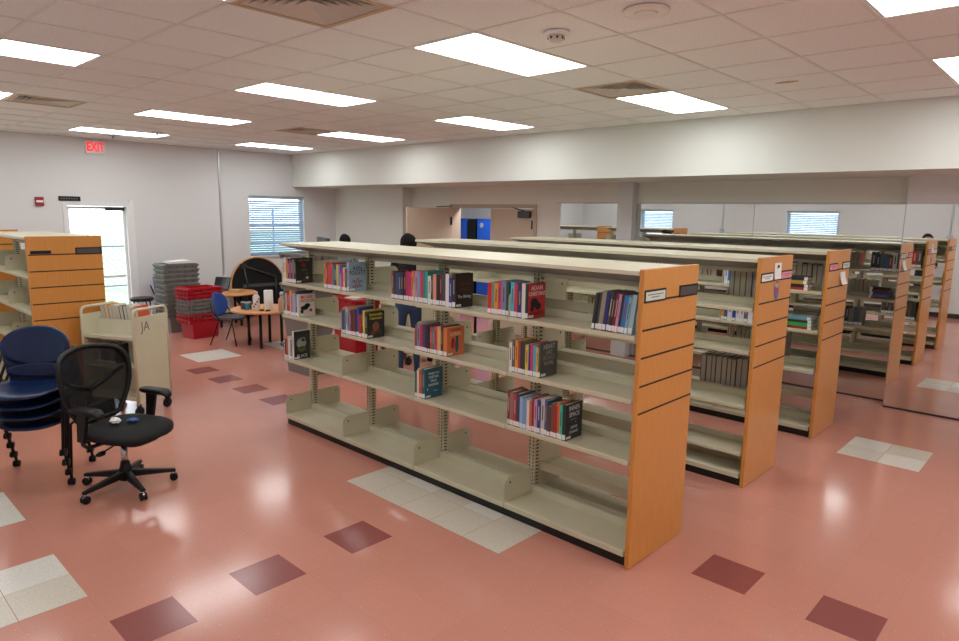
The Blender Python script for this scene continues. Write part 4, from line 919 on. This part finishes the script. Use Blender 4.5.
blue_chair('small blue chair pulled up to the round tables', (-7.67, 1.45, 0), math.radians(36), .88, bright_blue_m, False, hb=.21, zb=.66, seat_m=dgrey_m)
# black display stand near the far corner
t = thing('display_stand', 'dark flat-topped display on a stand beyond the nearest bookcase', 'display', (-8.2, 3.45, 0), math.radians(-20))
MB().box(-.36, .36, -.03, .03, .95, 1.53).build('screen', dgrey_m, t, bevel=.006); MB().box(-.05, .05, -.02, .04, .3, .95).build('column', steel_m, t); MB().box(-.3, .3, -.22, .22, .0, .04).build('base', black_m, t, bevel=.006); MB().box(-.3, .3, -.2, .2, .55, .58).build('tray', dgrey_m, t)
t = thing('reading_table', 'blue-edged table glimpsed through the bookcases near the doors', 'table', (-5.3, 3.4, 0)); MB().box(-.6, .6, -.35, .35, .71, .735).build('tabletop', table_m, t); MB().box(-.605, .605, -.356, -.35, .708, .737).build('edge_band', bright_blue_m, t)
for x in (-.55, .55):
    for y in (-.3, .3): MB().tube([(x, y, 0), (x, y, .71)], .02, 8).build('leg', black_m, t)

# ------------------------------------------------------------------ people
def person(label, loc, rz, height, shirt, trousers, arms='book', hair=True):
    s = height / 1.75
    t = thing('person', label, 'person', loc, rz)
    V = []; E_ = []; Rr = []
    def v(x, y, z, rx, ry=None, p=None):
        V.append((x * s, y * s, z * s)); Rr.append((rx * s, (ry or rx) * s)); k = len(V) - 1
        if p is not None: E_.append((p, k))
        return k
    pel = v(0, 0, .95, .125, .15); wa = v(0, 0, 1.10, .11, .135, pel); ch = v(.0, 0, 1.28, .12, .155, wa); up = v(0, 0, 1.41, .09, .12, ch)
    nk = v(.01, 0, 1.49, .052, .052, up); n2 = v(.02, 0, 1.545, .05, .05, nk); hd = v(.03, 0, 1.61, .082, .07, n2); h2 = v(.022, 0, 1.67, .092, .078, hd); h3 = v(.015, 0, 1.72, .06, .055, h2)
    nose = v(.115, 0, 1.625, .014, .014, hd)
    for sg in (-1, 1):
        v(.01, sg * .088, 1.63, .012, .016, hd)      # ear
        sh = v(-.005, sg * .17, 1.40, .058, .058, up); el = v(-.03, sg * .215, 1.12, .043, .043, sh); wr = v(.19, sg * .13, 1.08, .028, .028, el); pm = v(.26, sg * .105, 1.09, .030, .016, wr)
        for q, (dx, dy, ln) in enumerate(((.03, .028, .9), (.035, .010, 1.0), (.033, -.008, .95), (.026, -.024, .8))):
            a_ = v(.26 + dx, sg * (.105 + dy * .9), 1.095, .0095, .0095, pm); b_ = v(.26 + dx + .035 * ln, sg * (.10 + dy * .9), 1.10, .0085, .0085, a_); v(.26 + dx + .05 * ln, sg * (.085 + dy * .9), 1.125, .0075, .0075, b_)
        th_ = v(.25, sg * .075, 1.11, .0105, .0105, pm); v(.285, sg * .065, 1.125, .009, .009, th_)
        hp = v(0, sg * .09, .88, .092, .092, pel); kn = v(.012, sg * .10, .49, .056, .056, hp); an = v(-.01, sg * .105, .09, .038, .038, kn); v(.06, sg * .11, .04, .042, .034, an)
        toe = len(V) - 1; v(.16, sg * .115, .03, .034, .025, toe)
    me = bpy.data.meshes.new('body'); me.from_pydata(V, E_, [])
    o = put('body_tmp', me); sk = o.modifiers.new('skin', 'SKIN'); sk.use_smooth_shade = True
    for k, dv in enumerate(me.skin_vertices[0].data): dv.radius = Rr[k]; dv.use_root = (k == 0)
    sb = o.modifiers.new('sub', 'SUBSURF'); sb.levels = 2; sb.render_levels = 2
    dg = bpy.context.evaluated_depsgraph_get(); bm_ = bpy.data.meshes.new_from_object(o.evaluated_get(dg)); bpy.data.objects.remove(o)
    bm_.name = 'body'; bm_.materials.clear()
    for m in (skin_m, shirt, trousers, black_m): bm_.materials.append(m)
    for p in bm_.polygons:
        x, y, z = [q / s for q in p.center]
        p.use_smooth = True
        p.material_index = 3 if z < .085 else (2 if z < .97 and abs(y) < .2 and x < .15 else (1 if z < 1.47 and not (x > .03 and abs(y) > .06 and z < 1.16 and x > .13) else 0))
    put('body', bm_, t)
    # hair cap, eyes, mouth
    hm = bpy.data.meshes.new('hair'); b2 = bmesh.new(); bmesh.ops.create_icosphere(b2, subdivisions=4, radius=1.0)
    rn = random.Random(5)
    for q in b2.verts:
        q.co.x *= .115; q.co.y *= .10; q.co.z *= .118; q.co *= 1 + .03 * math.sin(40 * q.co.y + 31 * q.co.x) + rn.uniform(-.012, .012)
    bmesh.ops.delete(b2, geom=[q for q in b2.verts if q.co.x > .045 and q.co.z < .05 or q.co.z < -.075], context='VERTS')
    for q in b2.verts: q.co = Vector(((q.co.x + .006) * s, q.co.y * s, (q.co.z + 1.66) * s))
    b2.to_mesh(hm); b2.free(); hm.materials.append(hair_m)
    for p in hm.polygons: p.use_smooth = True
    put('hair', hm, t)
    for sg in (-1, 1): MB().lathe([(.0005, -.009 * s), (.008 * s, -.005 * s), (.01 * s, 0), (.008 * s, .005 * s), (.0005, .009 * s)], (.098 * s, sg * .032 * s, 1.645 * s), 10).build('eye', black_m, t)
    MB().tube([(.100 * s, -.022 * s, 1.578 * s), (.108 * s, 0, 1.576 * s), (.100 * s, .022 * s, 1.578 * s)], .004 * s, 6).build('mouth', M('lips', (150, 84, 76), .5), t)
    return t
black_shirt = M('black_shirt', (20, 20, 24), .85); grey_shirt = M('grey_shirt', (110, 116, 122), .85, noise=(30, .15)); jeans = M('blue_jeans', (50, 70, 104), .85, noise=(80, .12)); dark_tr = M('dark_trousers', (36, 38, 44), .85)
person('person in black top and blue jeans standing between the bookcases', (-4.24, 2.00, 0), math.radians(150), 1.72, black_shirt, jeans)
person('person in grey top with dark hair, far behind the nearest bookcase', (-7.32, 3.28, 0), math.radians(150), 1.60, grey_shirt, dark_tr)
person('person in dark clothes by the window wall, seen reflected in the mirror', (-.92, -3.12, 0), math.radians(60), 1.70, black_shirt, dark_tr)
